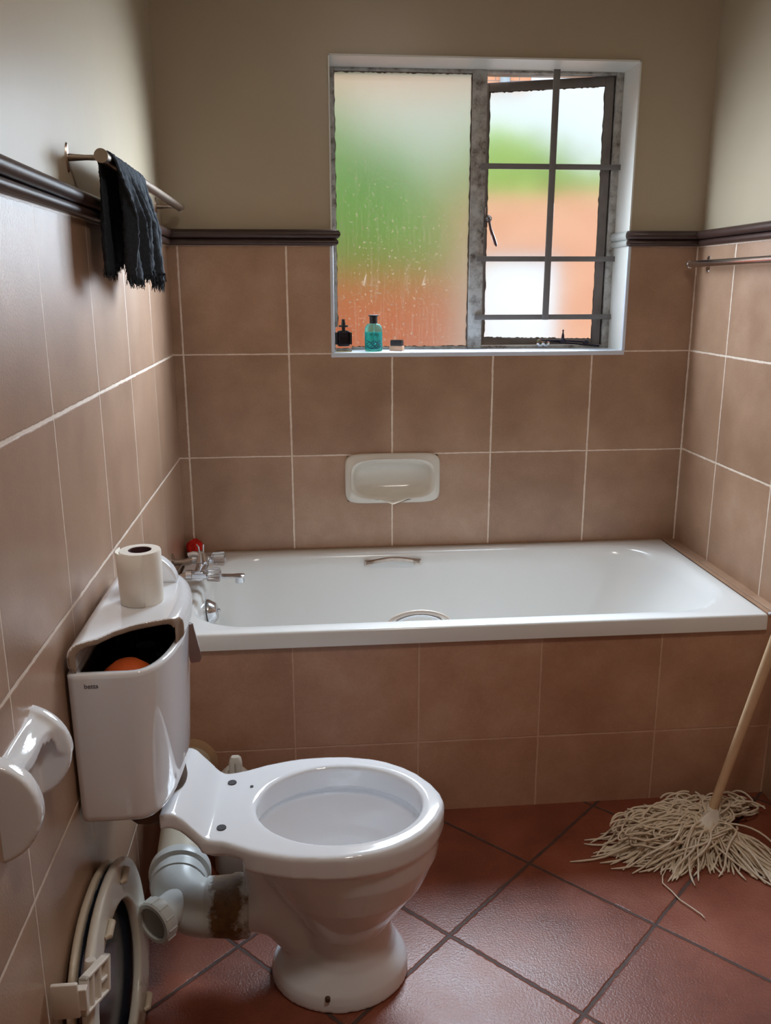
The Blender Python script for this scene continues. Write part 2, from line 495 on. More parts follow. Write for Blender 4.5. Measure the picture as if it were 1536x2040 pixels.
# putty along the panes, with a rough edge
def putty(x0, x1, z0, z1, y, w, seed):
    R = random.Random(seed); bm = bmesh.new()
    def strip(p, q, inward):
        n = 60
        top = []; 
        for i in range(n+1):
            t = i/n; x = p[0]+(q[0]-p[0])*t; z = p[1]+(q[1]-p[1])*t
            k = w*(.55+.9*R.random()**2)
            top.append(((x, z), (x+inward[0]*k, z+inward[1]*k)))
        vs = [[bm.verts.new((a[0], y, a[1])), bm.verts.new((b[0], y, b[1])), bm.verts.new((b[0], y+.006, b[1])), bm.verts.new((a[0], y+.006, a[1]))] for a, b in top]
        for i in range(n):
            for k in range(4): bm.faces.new((vs[i][k], vs[i+1][k], vs[i+1][(k+1) % 4], vs[i][(k+1) % 4]))
        bm.faces.new(vs[0]); bm.faces.new(vs[-1][::-1])
    strip((x0, z0), (x1, z0), (0, 1)); strip((x0, z1), (x1, z1), (0, -1))
    strip((x0, z0), (x0, z1), (1, 0)); strip((x1, z0), (x1, z1), (-1, 0))
    return bm
M_putty = simple('old_putty', lin(96, 84, 74), .7, var=.3, scale=40, bump=.5)
A(bm_obj('putty', putty(X0+.020, XM0+.001, Z0+.014, ZT+.001, FY0+.004, .0042, 3), M_putty, None, False))

# opening casement, hinged on the right, swung outwards
hx, hy = X1-.026, FY0+.008
ang = math.radians(19.0)
SW, SZ0, SZ1 = .424, Z0+.010, ZT+.001
cas = bpy.data.objects.new('casement', None); COL.objects.link(cas); keep(cas, w1)
cas.matrix_parent_inverse = Matrix.Translation(-Vector(w1.location)); cas.location = (hx, hy, 0); cas.rotation_euler = (0, 0, -ang)
bm = bmesh.new()
for b in ((-SW, -SW+.012, 0, .022, SZ0, SZ1), (-.034, -.006, 0, .022, SZ0, SZ1), (-SW+.012, -.034, 0, .022, SZ1-.026, SZ1), (-SW+.012, -.034, 0, .022, SZ0, SZ0+.026)):
    add_box(bm, *b, .002)
M_sash = simple('dark_weathered_sash', lin(112, 106, 102), .55, var=.35, scale=30, bump=.4)
sash = bm_obj('sash_frame', bm, M_sash, cas)
box('pane', -SW+.010, -.030, .010, .014, SZ0+.022, SZ1-.022, M_glassR, cas)
bm_obj('sash_putty', putty(-SW+.011, -.033, SZ0+.025, SZ1-.025, .004, .004, 5), M_putty, cas, False)
box('weather_strip', -SW-.002, 0, .022, .027, SZ1-.010, SZ1+.006, simple('blue_weather_strip', lin(30, 50, 120), .5), cas, .001)
# latch handle on the casement's leading edge
M_latch = simple('latch_metal', lin(120, 112, 110), .35, .8, var=.3)
lt = thing('window_latch', 'metal casement latch with brown lever on the left edge of the opening pane', 'window latch', (1.022, .118, 1.640))
Al = adopt(lt)
Al(box('latch_plate', 1.014, 1.026, .128, .146, 1.605, 1.668, M_latch, None, .002))
Al(lathe('latch_pivot', [(0, 0), (.011, .0), (.012, .004), (.010, .010), (.004, .016), (0, .016)], (1.028, .130, 1.633), (0, -1, 0), M_latch))
Al(tube('latch_lever', [(1.028, .118, 1.630), (1.034, .114, 1.600), (1.043, .112, 1.575), (1.052, .112, 1.552), (1.055, .112, 1.545)], [.004, .0045, .006, .0055, .002], simple('brown_lever', lin(74, 40, 34), .4)))

# burglar bars inside the right half
bb = thing('burglar_bars', 'grey steel burglar bars across the opening half of the window', 'burglar bars', (1.225, .125, 1.30))
Ab = adopt(bb)
def bar_h(z, x0, x1):
    return Ab(box('horizontal_bar', x0, x1, .122, .130, z-.0085, z+.0085, M_bar, None, .0015))
bar_h(1.7955, 1.000, 1.468); bar_h(1.506, .992, 1.464); bar_h(1.316, .990, 1.462)
vb = Ab(box('vertical_bar', -.0105, .0105, .114, .122, 1.307, 2.085, M_bar, None, .0015))
for v in vb.data.vertices: v.co.x += 1.2315 + (v.co.z-1.31)*.004/.77

# casement stay on the sill
M_stay = simple('dark_stay_metal', lin(52, 46, 58), .35, .7, var=.3)
st = thing('window_stay', 'dark metal casement stay with screw peg on the right of the sill', 'window stay', (1.32, .13, Z0+.01))
As = adopt(st)
As(tube('stay_arm', [(1.225, .130, 1.238), (1.30, .132, 1.236), (1.38, .133, 1.232)], .0032, M_stay, None, 8))
As(tube('stay_link', [(1.23, .138, 1.236), (1.33, .138, 1.227), (1.432, .138, 1.217)], .0030, M_stay, None, 8))
As(lathe('screw_peg', [(0, -.012), (.010, -.010), (.013, 0), (.010, .004), (.005, .008), (.0045, .016), (.002, .026), (.003, .034), (0, .036)], (1.300, .131, 1.238), (0, 0, 1), M_stay))
As(lathe('pivot', [(0, -.008), (.009, -.006), (.010, 0), (.006, .006), (0, .007)], (1.382, .132, 1.232), (0, 0, 1), M_stay))
for dx in (0, .020):
    As(lathe('mounting_eye', [(.006, -.004), (.0125, -.003), (.0125, .003), (.006, .004), (.006, -.004)], (1.222+dx, .134, 1.229), (0, 1, 0), M_chrome, None, 20))

# ------------------------------------------------------------------ outside (seen through the window)
def brick_mat():
    t = NT('orange_brick'); p, c = t.pos()
    cb = t.node('ShaderNodeCombineXYZ'); t.l.new(t.math('ADD', c[0], c[1]), cb.inputs[0]); t.l.new(c[2], cb.inputs[1])
    b = t.node('ShaderNodeTexBrick'); t.l.new(cb.outputs[0], b.inputs['Vector'])
    b.inputs['Color1'].default_value = lin(232, 178, 146); b.inputs['Color2'].default_value = lin(222, 160, 126); b.inputs['Mortar'].default_value = lin(170, 150, 140)
    b.inputs['Scale'].default_value = 1; b.inputs['Brick Width'].default_value = .23; b.inputs['Row Height'].default_value = .085; b.inputs['Mortar Size'].default_value = .006
    t.base(b.outputs[0], .85); return t.m
M_brick = brick_mat()
M_lawn = simple('lawn', lin(110, 130, 60), .9, var=.3, scale=4)
M_pave = simple('grey_paving', lin(168, 160, 150), .9, var=.2, scale=6)
M_extw = simple('white_exterior_paint', lin(224, 236, 246), .6)
M_leaf = simple('hedge_leaves', lin(134, 172, 84), .8, var=.35, scale=18)
g = struct(box('trim_6', -8, 12, .25, 14, -.4, -.3, M_pave)); g.name = 'ground_outside'; tag(g, 'grey paving on the ground outside below the window', 'paving')
del g['kind']
bd = thing('brick_building', 'orange brick building with white window seen through the open gap at the top', 'building', (2.4, 6.0, -.3))
Ad = adopt(bd)
Ad(multi_box('brick_wall', [(-5, 2.62, 6.0, 6.3, -.3, 6), (2.62, 4.2, 6.0, 6.3, -.3, 2.95), (4.2, 9, 6.0, 6.3, -.3, 6), (2.62, 4.2, 6.0, 6.3, 4.6, 6)], M_brick))
Ad(multi_box('window_frame', [(2.62, 2.70, 5.97, 6.05, 2.95, 4.6), (4.12, 4.2, 5.97, 6.05, 2.95, 4.6), (3.36, 3.42, 5.97, 6.05, 2.95, 4.6), (2.62, 4.2, 5.97, 6.05, 4.52, 4.6), (2.62, 4.2, 5.97, 6.05, 2.95, 3.03)], M_extw))
Ad(box('window_blind', 2.70, 4.12, 6.08, 6.10, 3.0, 4.6, M_extw))
Ad(tube('downpipe', [(2.36, 5.95, -.2), (2.36, 5.95, 5.8)], .05, simple('pale_blue_pipe', lin(170, 190, 205), .5), None, 12))
# white garage door, white wall band and hedge
gw = thing('garden_wall', 'orange brick garden wall blurred behind the frosted window panes', 'garden wall', (2, 3.4, -.3))
M_brick2 = simple('rust_brick', lin(200, 98, 54), .85, var=.15, scale=12)
keep(box('low_brickwork', -1.2, 1.40, 3.0, 3.2, -.3, 1.50, M_brick2), gw)
keep(multi_box('brickwork', [(1.45, 1.76, 4.0, 4.2, -.3, 2.05), (2.42, 6, 4.0, 4.2, -.3, 2.12), (1.76, 2.42, 4.0, 4.2, 1.66, 2.10)], M_brick), gw)
box_ = box('garden_door', 1.76, 2.42, 4.04, 4.09, -.3, 1.66, M_extw, None, .01); tag(box_, 'white door panel blurred behind the lower left of the opening pane', 'door')
wp = box('white_screen_wall', -1.0, 4.2, 5.2, 5.3, -.3, 3.06, M_extw); tag(wp, 'white wall blurred behind the top of the opening pane', 'wall')
# hedge: a bushy mass of leaf blades
def bush(name, c, rad, n, label, seed, mat=None):
    R = random.Random(seed); bm = bmesh.new()
    bmesh.ops.create_icosphere(bm, subdivisions=4, radius=1)
    for v in bm.verts:
        k = 1+.10*math.sin(7*v.co.x+3*v.co.z)+.08*math.sin(9*v.co.y+5*v.co.z)+R.uniform(-.05, .05)
        v.co = Vector((v.co.x*rad[0]*k, v.co.y*rad[1]*k, v.co.z*rad[2]*k))+Vector(c)
    for i in range(n):
        d = Vector((R.gauss(0, 1), R.gauss(0, 1), R.gauss(0, 1))).normalized()
        p = Vector((d.x*rad[0], d.y*rad[1], d.z*rad[2]))*R.uniform(.95, 1.1)+Vector(c)
        q = Vector((R.gauss(0, 1), R.gauss(0, 1), R.gauss(0, 1))).normalized()*.09; s2 = d.cross(q).normalized()*.04
        bm.faces.new([bm.verts.new(p), bm.verts.new(p+q*.5+s2), bm.verts.new(p+q), bm.verts.new(p+q*.5-s2)])
    me = bpy.data.meshes.new(name); bm.to_mesh(me); bm.free()
    o = link(name, me, mat or M_leaf, None, False); tag(o, label, 'bush'); return o
bush('hedge_bush', (.62, 3.8, 1.15), (.80, .45, 1.42), 1400, 'tall green leafy bush blurred behind the fixed frosted pane', 1, M_leaf2)
bush('hedge_bush', (2.3, 4.7, 1.1), (1.5, .28, 1.42), 1400, 'low green hedge band blurred behind the opening pane', 2)

# ------------------------------------------------------------------ bath surround
AY = -.722
ap = thing('bath_surround', 'brown tiled bath panel with pale grout under the white bath', 'bath panel', (.85, AY, 0))
Aa = adopt(ap)
Aa(multi_box('front_panel', [(0, 1.6535, AY, AY+.05, 0, .509), (1.6535, RW, AY, AY+.05, 0, .5500)], M_tile_apron))
Aa(multi_box('ledge', [(1.6535, RW, AY+.002, 0, .5505, .5525)], M_tile_ledge))
Aa(box('edge_strip', 1.656, RW, AY-.006, AY+.004, .547, .5535, M_strip, None, .002))

# ------------------------------------------------------------------ bathtub
def rrect(x0, x1, y0, y1, r, z, n=10, rl=None):
    """rounded rectangle ring; r right radius, rl left radius"""
    rl = r if rl is None else rl
    pts = []
    for cx, cy, a0, rr in ((x1-r, y1-r, 0, r), (x0+rl, y1-rl, 90, rl), (x0+rl, y0+rl, 180, rl), (x1-r, y0+r, 270, r)):
        for k in range(n+1):
            a = math.radians(a0+90*k/n); pts.append((cx+rr*math.cos(a), cy+rr*math.sin(a), z))
    return pts
TX0, TX1, TY0, TY1, TZ = .012, 1.652, -.735, -.001, .553
tub = thing('bathtub', 'long white enamel bathtub set against the back wall below the window', 'bathtub', (.83, -.37, .1))
At = adopt(tub)
R = [rrect(TX0, TX1, TY0, TY1, .006, TZ-.044), rrect(TX0, TX1, TY0, TY1, .008, TZ-.007),
     rrect(TX0+.003, TX1-.003, TY0+.003, TY1-.002, .009, TZ-.001), rrect(TX0+.008, TX1-.007, TY0+.009, TY1-.004, .010, TZ),
     rrect(.078, 1.622, -.688, -.042, .20, TZ, rl=.17), rrect(.086, 1.612, -.682, -.052, .20, TZ-.003, rl=.17),
     rrect(.094, 1.600, -.675, -.060, .20, TZ-.012, rl=.17), rrect(.100, 1.585, -.668, -.066, .20, TZ-.035, rl=.17),
     rrect(.106, 1.550, -.660, -.074, .19, TZ-.10, rl=.165), rrect(.116, 1.490, -.650, -.084, .18, TZ-.20, rl=.16),
     rrect(.130, 1.420, -.636, -.098, .17, TZ-.30, rl=.15), rrect(.150, 1.370, -.615, -.120, .15, TZ-.355, rl=.14),
     rrect(.190, 1.310, -.580, -.155, .12, TZ-.385, rl=.12), rrect(.26, 1.22, -.52, -.22, .09, TZ-.395, rl=.09)]
At(loft('basin', R, M_bath, None, False, True, True, 60))
M_seal = simple('aged_sealant', lin(150, 120, 96), .7, var=.4, scale=40)
At(box('sealant', .1, 1.65, -.006, .0, TZ-.001, TZ+.003, M_seal))
# overflow
At(lathe('overflow_cover', [(.040, 0), (.040, .004), (.026, .024), (.022, .026), (0, .026)], (.108, -.352, .470), (1, 0, .12), M_chrome, None, 28))
At(lathe('overflow_screw', [(0, 0), (.005, 0), (.005, .008), (0, .009)], (.134, -.352, .475), (1, 0, .12), M_chrome, None, 12))
At(lathe('drain', [(0, .001), (.022, .001), (.026, .004), (.030, .002), (.030, -.004)], (.34, -.37, TZ-.395), (0, 0, 1), M_chrome))
# grips
def grip(cx, y, z, L, sgn, M):
    bm = bmesh.new(); n = 24; rows = []
    for i in range(n+1):
        t = -1+2*i/n; x = cx+L/2*t
        out = .030*(1-abs(t)**4)+.002; up = .020*(1-t*t)
        hw = .0075; th = .005
        rows.append([bm.verts.new((x, y+sgn*(out+a), z+up+b)) for a, b in ((-th, -hw), (th, -hw*.7), (th, hw*.7), (-th, hw))])
    for i in range(n):
        for k in range(4): bm.faces.new((rows[i][k], rows[i][(k+1) % 4], rows[i+1][(k+1) % 4], rows[i+1][k]))
    bm.faces.new(rows[0]); bm.faces.new(rows[-1][::-1])
    bmesh.ops.bevel(bm, geom=list(bm.edges), offset=.001, segments=1, affect='EDGES')
    for sx_ in (-1, 1):
        add_box(bm, cx+sx_*(L/2-.009)-.012, cx+sx_*(L/2-.009)+.012, min(y, y+sgn*.010), max(y, y+sgn*.010), z-.010, z+.010, .003)
    return bm_obj('grab_handle', bm, M)
At(grip(.692, -.066, .519, .186, -1, M_oldchrome))
gh = At(tube('grab_handle', [(.625+.165*t, -.640+.004*math.sin(PI*t), .530+.028*math.sin(PI*min(1, max(0, t)))**.6) for t in [i/20 for i in range(21)]], .006, simple('grip_plastic', lin(190, 176, 164), .3), None, 10))
At(tube('grip_chrome_insert', [(.645+.125*t, -.632, .524+.024*math.sin(PI*t)**.6) for t in [i/16 for i in range(17)]], .006, M_chrome, None, 8))

# red sponge in the corner
bm = bmesh.new(); bmesh.ops.create_icosphere(bm, subdivisions=4, radius=.029)
for v in bm.verts:
    k = 1+.10*math.sin(190*v.co.x+40*v.co.z)*math.sin(170*v.co.y)+random.uniform(-.05, .05); v.co *= k
    v.co += Vector((.024+.012, -.036, TZ+.026))
sp = bm_obj('bath_sponge', bm, simple('red_sponge', lin(200, 26, 12), .85, var=.25, scale=120, bump=.6, bscale=300)); tag(sp, 'red ruffled bath sponge in the corner of the bath behind the taps', 'sponge')

# ------------------------------------------------------------------ bath mixer
mx = thing('bath_mixer_tap', 'chrome wall mounted bath mixer with two clear ribbed knobs and flat spout', 'tap', (0, -.37, .607))
Am = adopt(mx)
ya, yb, zm = -.295, -.445, .612
for yy in (ya, yb):
    Am(lathe('wall_flange', [(0, 0), (.027, 0), (.027, .003), (.020, .007), (.014, .008), (0, .008)], (0.0, yy, zm), (1, 0, 0), M_oldchrome, None, 28))
    Am(tube('supply_leg', [(.004, yy, zm), (.03, yy, zm), (.045, yy, zm), (.06, yy, zm+.006), (.085, yy, zm+.008)], [.010, .010, .0115, .0105, .0105], M_oldchrome, None, 14))
    Am(tube('union_nut', [(.062, yy, zm+.008), (.078, yy, zm+.008)], .0155, M_chrome, None, 8))
zb = zm+.008
Am(tube('mixer_body', [(.098, ya+.012, zb), (.098, ya-.02, zb), (.098, -.37, zb-.004), (.098, yb+.02, zb), (.098, yb-.012, zb)], [.014, .016, .019, .016, .014], M_chrome, None, 18))
M_clear = NT('clear_acrylic'); M_clear.base((.80, .78, .76, 1), .06); M_clear.b.inputs['Transmission Weight'].default_value = .92; M_clear.b.inputs['IOR'].default_value = 1.45
M_clear = M_clear.m
for yy in (ya, yb):
    Am(tube('valve_stem', [(.080, yy, zb), (.125, yy, zb)], [.0145, .0125], M_chrome, None, 14))
    bm = bmesh.new(); n = 32; rows = []
    for xx, rr in ((.118, .012), (.121, .0185), (.150, .0215), (.156, .0205), (.158, .016)):
        rows.append([bm.verts.new((xx, yy+rr*(1-.10*(k % 4 < 2))*math.cos(2*PI*k/n), zb+rr*(1-.10*(k % 4 < 2))*math.sin(2*PI*k/n))) for k in range(n)])
    for i in range(4):
        for k in range(n): bm.faces.new((rows[i][k], rows[i][(k+1) % n], rows[i+1][(k+1) % n], rows[i+1][k]))
    bm.faces.new(rows[0][::-1]); bm.faces.new(rows[-1])
    kb = Am(bm_obj('knob', bm, M_clear, None, True, 25))
    kb['label'] = 'clear ribbed acrylic knob'
    ks = lathe('knob_disc', [(0, 0), (.011, 0), (.011, .002), (0, .003)], (.1585, yy, zb), (1, 0, 0), M_chrome, None, 20); ks.parent = kb
# spout
bm = bmesh.new(); rows = []
SPT = [(.098, .000, .014, .012), (.120, -.014, .013, .009), (.150, -.018, .012, .0065), (.185, -.019, .013, .006), (.205, -.019, .0155, .0065), (.217, -.020, .014, .007), (.221, -.021, .009, .006)]
for x, dz, hw, hh in SPT:
    rows.append([bm.verts.new((x, -.372+hw*math.cos(a), zb-.012+dz+hh*math.sin(a))) for a in (2*PI*k/20 for k in range(20))])
for i in range(len(rows)-1):
    for k in range(20): bm.faces.new((rows[i][k], rows[i][(k+1) % 20], rows[i+1][(k+1) % 20], rows[i+1][k]))
bm.faces.new(rows[0][::-1]); bm.faces.new(rows[-1])
add_lathe(bm, [(0, 0), (.013, 0), (.0135, -.020), (.011, -.022), (0, -.021)], (.206, -.372, zb-.030), (0, 0, 1), 20)
Am(bm_obj('spout', bm, M_chrome))
# diverter with shower hook
Am(lathe('diverter', [(0, -.01), (.016, -.008), (.016, .008), (.0175, .010), (.0175, .014), (.014, .022), (.012, .036), (.008, .044), (0, .046)], (.098, -.37, zb+.004), (0, 0, 1), M_chrome))
Am(tube('diverter_arm', [(.096, -.37, zb+.036), (.075, -.37, zb+.040), (.060, -.37, zb+.036)], [.010, .009, .008], M_chrome, None, 12))
for dx in (-.006, .006):
    Am(tube('shower_cradle', [(.098+dx, -.37, zb+.044), (.098+dx*1.1, -.372, zb+.062), (.096+dx*1.6, -.374, zb+.070)], [.0022, .0025, .002], M_chrome, None, 8))
Am(tube('brace_rod', [(.030, ya-.01, zm-.006), (.018, yb+.02, zm-.004)], .003, M_oldchrome, None, 8))

# ------------------------------------------------------------------ soap dish
def soap():
    bm = bmesh.new()
    cx, cz, w, h = .698, .794, .160, .085
    n = 48
    def ring(sw, sh, y, e, droop=0):
        out = []
        for k in range(n):
            a = 2*PI*k/n; c, s_ = math.cos(a), math.sin(a)
            x = w*sw*math.copysign(abs(c)**(2/e), c); z = h*sh*math.copysign(abs(s_)**(2/e), s_)
            if droop and s_ < 0: 
                z -= droop*math.exp(-(x/.013)**2)
            out.append((cx+x, y, cz+z))
        return out
    R = [ring(1.0, 1.0, .010, 7), ring(1.0, 1.0, -.006, 7), ring(.975, .955, -.012, 7), ring(.90, .84, -.014, 5, .004),
         ring(.875, .80, -.020, 4, .020), ring(.84, .75, -.017, 3.6, .016), ring(.81, .70, -.002, 3.4, .006), ring(.77, .64, .018, 3.2), ring(.70, .54, .032, 3), ring(.45, .32, .040, 2.6), ring(.2, .15, .041, 2.2)]
    V = [[bm.verts.new(p) for p in r] for r in R]
    for i in range(len(V)-1):
        for k in range(n): bm.faces.new((V[i][k], V[i][(k+1) % n], V[i+1][(k+1) % n], V[i+1][k]))
    bm.faces.new(V[-1])
    return bm_obj('soap_dish', bm, simple('cream_ceramic', lin(222, 216, 204), .15, var=.02), None, True, 50)
sd = soap(); tag(sd, 'off-white ceramic soap dish recessed in the back wall tiles above the bath', 'soap dish')
# ------------------------------------------------------------------ sill items
SZ = Z0+.008
def glass(name, col, rough=.03, w=1.):
    t = NT(name); t.base(col, rough); t.b.inputs['Transmission Weight'].default_value = w; t.b.inputs['IOR'].default_value = 1.2; return t.m
M_teal = glass('teal_glass', (.25, .86, .84, 1), .05, .9)
M_tealq = glass('teal_liquid', (.10, .72, .72, 1), .05, .8)
M_cglass = glass('clear_glass', (.96, .93, .92, 1), .02)
tb = thing('perfume_bottle', 'round-shouldered turquoise perfume bottle with black cap standing on the window sill', 'perfume bottle', (.640, .045, SZ), 'bottles on the window sill')
Ap = adopt(tb); bx = .640
Ap(lathe('bottle_glass', [(0, 0), (.025, 0), (.0285, .003), (.029, .010), (.029, .068), (.027, .079), (.021, .087), (.012, .090), (.012, .094), (0, .094)], (bx, .045, SZ), (0, 0, 1), M_teal, None, 36, 40, -1))
Ap(lathe('liquid', [(0, .004), (.026, .006), (.0272, .010), (.0272, .062), (0, .062)], (bx, .045, SZ), (0, 0, 1), M_tealq, None, 30, 40, -1))
Ap(lathe('cap', [(0, .090), (.0125, .090), (.0130, .112), (.0165, .113), (.0165, .117), (0, .117)], (bx, .045, SZ), (0, 0, 1), M_black, None, 28))
Ap(tube('dip_tube', [(bx, .045, SZ+.09), (bx+.001, .045, SZ+.05), (bx+.005, .045, SZ+.02)], .0012, simple('pale_tube', lin(215, 240, 238), .3), None, 8))
def text_mesh(name, body, size, loc, rot, mat, parent, ext=.0004):
    c = bpy.data.curves.new(name, 'FONT'); c.body = body; c.size = size; c.extrude = ext; c.align_x = 'CENTER'
    o = bpy.data.objects.new(name, c); COL.objects.link(o)
    dg = bpy.context.evaluated_depsgraph_get(); me = bpy.data.meshes.new_from_object(o.evaluated_get(dg))
    bpy.data.objects.remove(o)
    o = bpy.data.objects.new(name, me); COL.objects.link(o); me.materials.append(mat)
    M = Matrix.Translation(loc) @ rot.to_4x4(); me.transform(M)
    keep(o, parent); return o
RX = Matrix.Rotation(PI/2, 3, 'X')
text_mesh('label_lettering', 'M W2', .012, Vector((bx+.001, .0282, SZ+.050)), RX, simple('label_ink', lin(20, 60, 66), .5), tb)
M_ink = simple('label_ink_navy', lin(24, 50, 88), .5)
bm = bmesh.new()
for k in range(5):
    pts = [(bx-.024+.048*i/16, .045-.0165*math.sqrt(max(.05, 1-((-.024+.048*i/16)/.0295)**2)), SZ+.012+.005*k+.003*math.sin(i*.9+k*1.7)) for i in range(17)]
    add_tube(bm, pts, .0009, 6)
Ap(bm_obj('label_waves', bm, M_ink))

cb = thing('perfume_bottle', 'square clear perfume bottle with black body at the left end of the sill', 'perfume bottle', (.5415, .040, SZ), 'bottles on the window sill')
Ac = adopt(cb); cx = .5415
Ac(box('bottle_glass', cx-.0265, cx+.0265, .026, .056, SZ, SZ+.080, M_cglass, None, .004, 3))
Ac(box('inner_core', cx-.020, cx+.020, .032, .050, SZ+.018, SZ+.068, simple('dark_perfume', lin(22, 20, 32), .2), None, .006, 3))
for q in (-1, 1):
    Ac(box('side_band', *sorted((cx+q*.020, cx+q*.0268)), .0255, .0565, SZ+.024, SZ+.062, M_black, None, .001))
Ac(lathe('collar', [(0, .079), (.015, .079), (.015, .085), (0, .085)], (cx, .041, SZ), (0, 0, 1), M_black))
Ac(lathe('pump', [(0, .084), (.0065, .084), (.0065, .094), (.0055, .094), (.0055, .104), (0, .104)], (cx, .041, SZ), (0, 0, 1), M_black))
Ac(tube('pump_tube', [(cx, .041, SZ+.066), (cx, .041, SZ+.080)], .0055, M_black, None, 12))

nb = thing('nail_brush', 'small black bristled brush on a wooden block lying on the window sill', 'brush', (.721, .05, SZ))
An = adopt(nb)
RZ = Matrix.Translation((.721, .06, 0)) @ Matrix.Rotation(math.radians(-24), 4, 'Z') @ Matrix.Translation((-.721, -.06, 0))
An(box('wooden_block', .721-.025, .721+.021, .047, .070, SZ, SZ+.017, simple('beech_wood', lin(176, 136, 108), .6, var=.15, scale=50), None, .003, 2, RZ))
bm = bmesh.new(); random.seed(4)
for i in range(26):
    for j in range(9):
        x = .721-.021+.038*i/25; y = .050+.017*j/8; h = .019+random.uniform(-.001, .001)
        add_box(bm, x-.0008, x+.0008, y-.001, y+.001, SZ+.016, SZ+.016+h)
bmesh.ops.transform(bm, matrix=RZ, verts=bm.verts)
o = An(bm_obj('bristles', bm, M_black, None, False)); o['kind'] = 'stuff'

# ------------------------------------------------------------------ towel rails
def rail(name, label, y0, y1, z, x, wallx, sgn, posts, mat, rad=.011, plate_h=.027):
    t = thing(name, label, 'towel rail', (wallx, (y0+y1)/2, z))
    At_ = adopt(t)
    At_(lathe('rail', [(0, 0), (rad*1.15, 0), (rad*1.15, .004), (rad, .005), (rad, y0-y1-.005), (rad*1.15, y0-y1-.004), (rad*1.15, y0-y1), (0, y0-y1)], (x, y0, z), (0, -1, 0), mat, None, 24))
    for py in posts:
        At_(lathe('wall_plate', [(0, 0), (.0115, 0), (.0105, .003), (0, .004)], (wallx, py, z), (sgn, 0, 0), mat, None, 24, 40, 2.3))
        At_(tube('post', [(wallx, py, z), ((wallx+x)/2, py, z), (x, py, z)], [.007, .0048, .0055], mat, None, 12))
    return t
rail('towel_rail', 'worn metal towel rail on the left wall above the brown border', -.058, -1.112, 1.646, .055, -.012, 1, (-1.083, -.094), M_oldchrome)
rail('towel_rail', 'bright chrome towel rail on the right wall below the brown border', -.052, -.95, 1.484, 1.650, RW, -1, (-.079, -.92), M_chrome, .0105)

# hand towel
def towel():
    bm = bmesh.new(); R = random.Random(5)
    nu, nv = 90, 70
    y0, y1 = -1.070, -.755
    L1, L2 = .205, .190           # front and back drop below the rail
    zr, xr, rr = 1.646, .055, .0125
    arc = PI*rr
    tot = L1+arc+L2
    V = []
    def fold(u, s, front):
        k = min(1, s/.10)
        return k*(.011*math.sin(u*17+.8)+.009*math.sin(u*31+2+s*6)+.006*math.sin(u*53+s*12))
    for i in range(nu+1):
        u = i/nu; row = []
        for j in range(nv+1):
            v = j/nv*tot
            pin = 0
            if v < L1:
                s = L1-v; x = xr+rr+.003+.004*(s/L1)+abs(fold(u, s, True))*1.7; z = zr-s
            elif v < L1+arc:
                a = (v-L1)/rr; x = xr+rr*math.cos(a)*1.0; z = zr+rr*math.sin(a); s = 0
            else:
                s = v-L1-arc; x = xr-rr-.001-.008*abs(math.sin(u*21))*min(1, s/.1); z = zr-s
            y = y0+(y1-y0)*u
            yc = (y0+y1)/2
            y = yc+(y-yc)*(1+.04*s/L1) + .010*math.sin(u*25+s*20)*min(1, s/.1)+.10*s
            z -= .014*math.sin(u*9+.5)*(s/L1) + (.010 if u > .8 else 0)*(s/L1)*math.sin((u-.8)*15)
            x = max(x, .006)
            row.append(bm.verts.new((x+R.uniform(-.0016, .0016), y+R.uniform(-.001, .001), z+R.uniform(-.001, .001))))
        V.append(row)
    for i in range(nu):
        for j in range(nv): bm.faces.new((V[i][j], V[i+1][j], V[i+1][j+1], V[i][j+1]))
    edge = [(V[i][0].co.copy()) for i in range(nu+1)]+[(V[i][-1].co.copy()) for i in range(nu+1)]
    return bm, edge
M_towel = simple('charcoal_towelling', lin(40, 46, 54), .95, var=.55, scale=220, bump=1.0, bscale=420)
tw = thing('hand_towel', 'dark charcoal hand towel with frayed hem hanging over the left towel rail', 'towel', (.052, -.86, 1.646))
Aw = adopt(tw)
bm, edge = towel()
cl = Aw(bm_obj('cloth', bm, M_towel, None, True, None))
so = cl.modifiers.new('thick', 'SOLIDIFY'); so.thickness = .004; so.offset = 0
bm = bmesh.new(); R = random.Random(6)
for p in edge:
    for k in range(4):
        q = p+Vector((R.uniform(-.002, .002), R.uniform(-.003, .003), .002))
        e = q+Vector((R.uniform(-.004, .004), R.uniform(-.006, .006), -R.uniform(.006, .020)))
        add_tube(bm, [q, (q+e)/2+Vector((R.uniform(-.002, .002), R.uniform(-.002, .002), 0)), e], [.0011, .0009, .0004], 4)
fr = Aw(bm_obj('fringe', bm, M_towel, None, False)); fr['kind'] = 'stuff'
tg = Aw(box('white_tag', -.0008, .0008, -.016, .016, -.012, .012, simple('white_label', lin(225, 225, 220), .6)))
for v in tg.data.vertices: v.co = Matrix.Rotation(math.radians(35), 3, 'X') @ v.co + Vector((.030, -.60, 1.525))

